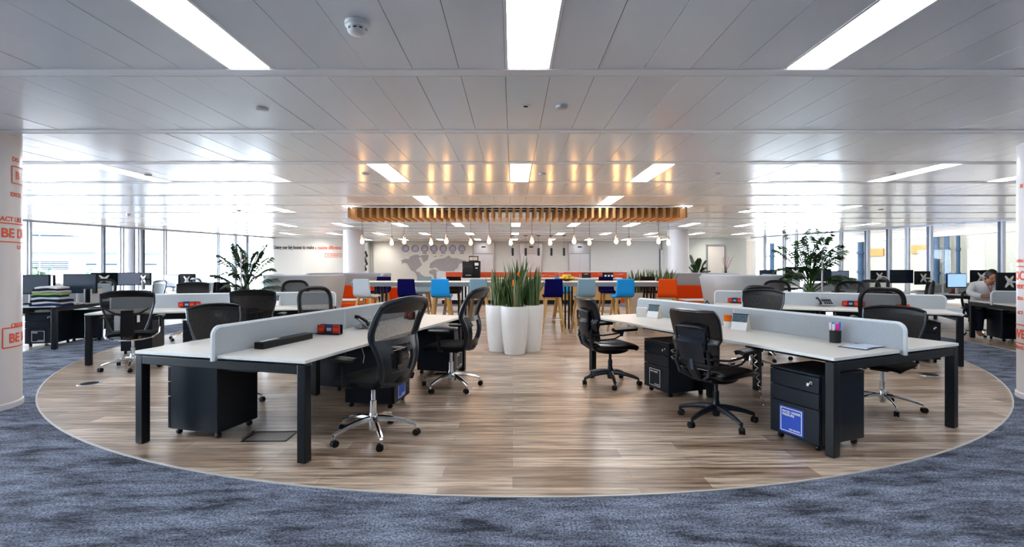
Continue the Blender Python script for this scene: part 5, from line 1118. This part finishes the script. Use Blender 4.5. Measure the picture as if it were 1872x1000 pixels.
# local frame: faces -Y (towards the camera), x to the camera's right
V = [(0, .10, .50), (0, .08, .66), (-.01, .0, .82), (0, -.09, .95), (.03, -.17, 1.00), (.05, -.21, 1.04),            # pelvis .. neck, chin
     (-.15, -.08, .95), (-.26, -.22, .80), (-.12, -.38, .765), (-.05, -.42, .765),                                    # her right arm, forearm on the desk
     (.16, -.10, .94), (.20, -.28, .79), (.13, -.31, .93), (.10, -.29, 1.00),                                          # her left arm, hand to the face
     (-.10, .10, .48), (-.12, -.24, .50), (-.12, -.22, .10), (-.12, -.32, .06), (.10, .10, .48), (.12, -.24, .50), (.12, -.22, .10), (.12, -.32, .06)]
Eg = [(0, 1), (1, 2), (2, 3), (3, 4), (4, 5), (3, 6), (6, 7), (7, 8), (8, 9), (3, 10), (10, 11), (11, 12), (12, 13), (0, 14), (14, 15), (15, 16), (16, 17), (0, 18), (18, 19), (19, 20), (20, 21)]
Rr = [(.14, .11), (.12, .10), (.13, .10), (.12, .09), .05, .05, .05, .042, .03, .026, .05, .042, .03, .026, .09, .07, .045, .04, .09, .07, .045, .04]
skin_obj('body', V, Eg, Rr, M_SKIN, t)
skin_obj('shirt', [V[i] for i in (0, 1, 2, 3, 4, 6, 7, 8, 10, 11, 12)], [(0, 1), (1, 2), (2, 3), (3, 4), (3, 5), (5, 6), (6, 7), (3, 8), (8, 9), (9, 10)], [(.17, .14), (.15, .125), (.155, .125), (.14, .11), .062, .072, .062, .048, .072, .062, .045], M_SHRT, t)
skin_obj('trousers', [V[i] for i in (0, 14, 15, 16, 18, 19, 20)], [(0, 1), (1, 2), (2, 3), (0, 4), (4, 5), (5, 6)], [(.165, .135), .10, .085, .06, .10, .085, .06], M_TRS, t)
mb = MB(); T = Matrix.Rotation(R(32), 4, 'X'); hc = Vector((.05, -.25, 1.11)); mb.ell(hc, (.072, .092, .112), n=20, k=14, T=T.to_3x3())
fr = lambda p: hc + T.to_3x3() @ Vector(p)
mb.ell(fr((0, -.092, -.008)), (.012, .020, .024), n=8, k=6); mb.ell(fr((.073, 0, -.005)), (.010, .018, .028), n=8, k=6); mb.ell(fr((-.073, 0, -.005)), (.010, .018, .028), n=8, k=6)
hd = mb.build('head', M_SKIN, t)
mb = MB(); mb.ell(fr((.028, -.082, .012)), (.012, .008, .007), n=8, k=6); mb.ell(fr((-.028, -.082, .012)), (.012, .008, .007), n=8, k=6); mb.build('eye', M_DARK, hd)
mb = MB(); mb.ell(fr((0, -.078, -.05)), (.024, .010, .008), n=10, k=6); mb.build('mouth', pm('lips', (.32, .07, .06), .5), hd)
mb = MB(); mb.shell(lambda u, v: fr((.082 * math.cos(u * 3.14) * math.sin(.05 + v * 1.75), .018 + .100 * math.sin(u * 3.14) * math.sin(.05 + v * 1.75) + .012, .010 + .118 * math.cos(.05 + v * 1.75))), 24, 10, .014)
mb.ell(fr((0, .12, -.02)), (.045, .05, .06), n=12, k=8); mb.build('hair', M_HAIR, t, ang=70)
for nm, base, dirs in (('left_hand', V[13], Vector((-.25, -.15, 1))), ('right_hand', V[9], Vector((.55, -.6, 0)))):
    d = dirs.normalized(); up = Vector((0, -1, .2)) if nm == 'left_hand' else Vector((0, 0, 1)); sd = d.cross(up).normalized(); b = Vector(base); vs = [b, b + d * .045]; es = [(0, 1)]; rs = [.026, (.034, .016)]
    for k, (o_, l_) in enumerate(((-.030, .062), (-.010, .074), (.010, .070), (.029, .055))):
        i0 = len(vs); r0 = b + d * .075 + sd * o_; vs += [r0, r0 + d * l_ * .5 - up * .010, r0 + d * l_ * .9 - up * .028]; es += [(1, i0), (i0, i0 + 1), (i0 + 1, i0 + 2)]; rs += [.010, .009, .007]
    i0 = len(vs); th = b + d * .03 + sd * .036; vs += [th, th + sd * .025 + d * .03]; es += [(0, i0), (i0, i0 + 1)]; rs += [.012, .009]
    skin_obj(nm, [tuple(v) for v in vs], es, rs, M_SKIN, t, 1)
mb = MB(); mb.tube([(-.02, -.13, 1.02), (.01, -.24, .93), (.03, -.27, .82)], .006, 6); mb.tube([(.08, -.14, 1.02), (.05, -.24, .93), (.03, -.27, .82)], .006, 6); mb.build('lanyard', M_REDB, t)
t.scale = (1.06,) * 3
chair(T4, PX + .05, PY + .12, 155, 'black mesh chair the person in white sits on', .80)
x, y, _ = on(F1, .30, .30); mb = MB(); mb.lathe([(.05, 0), (.085, .045), (.08, .045), (.045, .006)], n=20, caps=False); mb.lathe([(.05, .0), (.001, .001)], n=20, caps=False); mb.lathe([(.075, .036), (.001, .045)], n=20, caps=False); tag(mb.build('orange_bowl', M_ORL, loc=(x, y, .729)), 'orange bowl on the desk in front of the person in white', 'bowl')
# ------------------------------------------------------------ outside
M_BLD = pm('pale_building', (.16, .17, .18), .8, 0, .05, 1); M_BLDG = pm('grey_roof_plant', (.05, .07, .09), .7, 0, .05, 2)
mb = MB(); mb.box((0, 20, -6.1), (140, 140, .2)); tag(mb.build('ground_outside', pm('outside_paving', (.62, .62, .60), .9)), kind='structure')
t = thing('brick_building', (24, 14, -6), 0, 'pale yellow brick building outside the right windows', 'building')
mb = MB(); mb.box((3, 0, 6.5), (6, 44, 13)); mb.build('wall', MATS['brick'], t)
for px, y0_, y1_, w_ in ((1600, 455, 468, 36), (1682, 448, 463, 32)):
    Y = 24 / ((px - VX) / F); mb = MB(); za, zb_ = zat(y1_, Y) + 6, zat(y0_, Y) + 6; mb.box((-.04, Y - 14, (za + zb_) / 2), (.08, w_ * Y / F * Y / 24 * .9, zb_ - za)); mb.build('orange_brick_panel', pm('orange_brick', (.10, .032, .008), .9, 0, .3, 8), t)
for i, (px, w_) in enumerate(((1707, 6), (1716, 9), (1735, 8), (1756, 6), (1577, 9), (1414, 8), (1401, 5))):
    Y = 24 / ((px - VX) / F) * .995; X = 23.75; mb = MB(); r = w_ * Y / F / 2
    mb.lathe([(r, 0), (r, 13)], c=(0, 0, 0), n=12)
    for zz in (4, 6.9, 8.2): mb.lathe([(r * 1.35, zz), (r * 1.35, zz + .15)], n=12)
    mb.lathe([(r * 1.2, 0), (r * 1.2, .2)], n=12); tag(mb.build('drain_pipe', M_PIPE, None, loc=(X, Y, -6)), 'blue-grey pipe on the brick building, %s' % ['slim, leftmost of four', 'thick, second of four', 'thick dark, third of four', 'slim, fourth with a bracket', 'by itself left of the near group', 'behind the right booth', 'slim, behind the right booth'][i], 'pipe', 'pipes on the brick building')
t = thing('white_office_building', (-40, 34, -6), R(18), 'pale building with long balcony bands outside the left windows', 'building')
mb = MB(); mb.box((0, 6, 7), (26, 10, 14)); mb.build('wall', M_BLD, t)
for k in range(5): mb = MB(); mb.box((0, .4, 2.2 + k * 2.1), (26.4, 1.6, .25)); mb.build('balcony', M_BLDG, t); mb = MB(); mb.tube([(-13, -.4, 3.3 + k * 2.1), (13, -.4, 3.3 + k * 2.1)], .05, 6); mb.build('rail', M_PIPE, t)
t = thing('rooftop_unit', (-24.8, 26.5, -6), R(20), 'low louvred rooftop unit outside the left windows', 'rooftop unit'); mb = MB(); mb.box((0, 0, 3.87), (2.0, 1.4, 7.75)); mb.build('housing', M_BLD, t)
for k in range(5): mb = MB(); mb.box((0, -.72, 7.22 + k * .1), (1.6, .04, .035)); mb.build('louvre', M_PIPE, t)
for px, Y, s_, lb in ((67, 24, .5, 'small green treetop outside the left windows, left of the louvred unit'), (138, 31, .8, 'green treetop outside the left windows, right of the louvred unit')):
    t = thing('tree', (hz(px, Y), Y, -6), 0, lb, 'tree'); rr = random.Random(px); mb = MB(); mb.tube([(0, 0, 0), (0, 0, 6.6)], [.15, .08], 8); mb.build('trunk', M_STEM, t); mb = MB()
    for k in range(260):
        a, b, q = rr.uniform(0, 6.28), rr.uniform(-1, 1), s_ * rr.random() ** .4; p = Vector((q * math.cos(a) * math.sqrt(1 - b * b), q * math.sin(a) * math.sqrt(1 - b * b), 7.0 + q * b * .7)); e = Vector((rr.uniform(-1, 1), rr.uniform(-1, 1), rr.uniform(-1, 1))) * .13; f = Vector((rr.uniform(-1, 1), rr.uniform(-1, 1), rr.uniform(-1, 1))) * .13
        mb.add([p, p + e, p + e + f, p + f], [(0, 1, 2, 3)])
    mb.build('crown', pm('tree_leaf', (.02, .06, .02), .7), t, ang=80)
# ------------------------------------------------------------ wall-washing ceiling spots
sp0 = None
for i, (x, y, tx, ty, lb) in enumerate(((xat(700, 25), 24.6, xat(700, 25.7), 25.7, 'recessed spotlight washing the wall left of the clocks'), (xat(1225, 19), 21.0, xat(1200, 25.7), 25.6, 'recessed spotlight washing the grey wall on the right'), (xat(580, 21), 20.9, xat(580, 22), 22.0, 'recessed spotlight over the orange end of the slogan'), (xat(1308, 21), 21.2, xat(1308, 22), 22.4, 'recessed spotlight over the cream door'))):
    t = thing('spotlight', (x, y, CEIL), 0, lb, 'spotlight', 'recessed spotlights'); mb = MB(); mb.lathe([(.055, 0), (.055, -.008), (.035, -.01), (.03, .0)], n=20, caps=False); mb.build('bezel', M_WHT, t)
    ld = bpy.data.lights.new('spot', 'SPOT'); ld.energy = 34; ld.spot_size = R(95); ld.spot_blend = 1.0; ld.shadow_soft_size = .04; ld.color = (1, .93, .82)
    l = bpy.data.objects.new('lamp', ld); C.objects.link(l); l.parent = t; l.location = (0, 0, -.03); d = Vector((tx - x, ty - y, -1.1)); l.rotation_euler = d.to_track_quat('-Z', 'Y').to_euler()
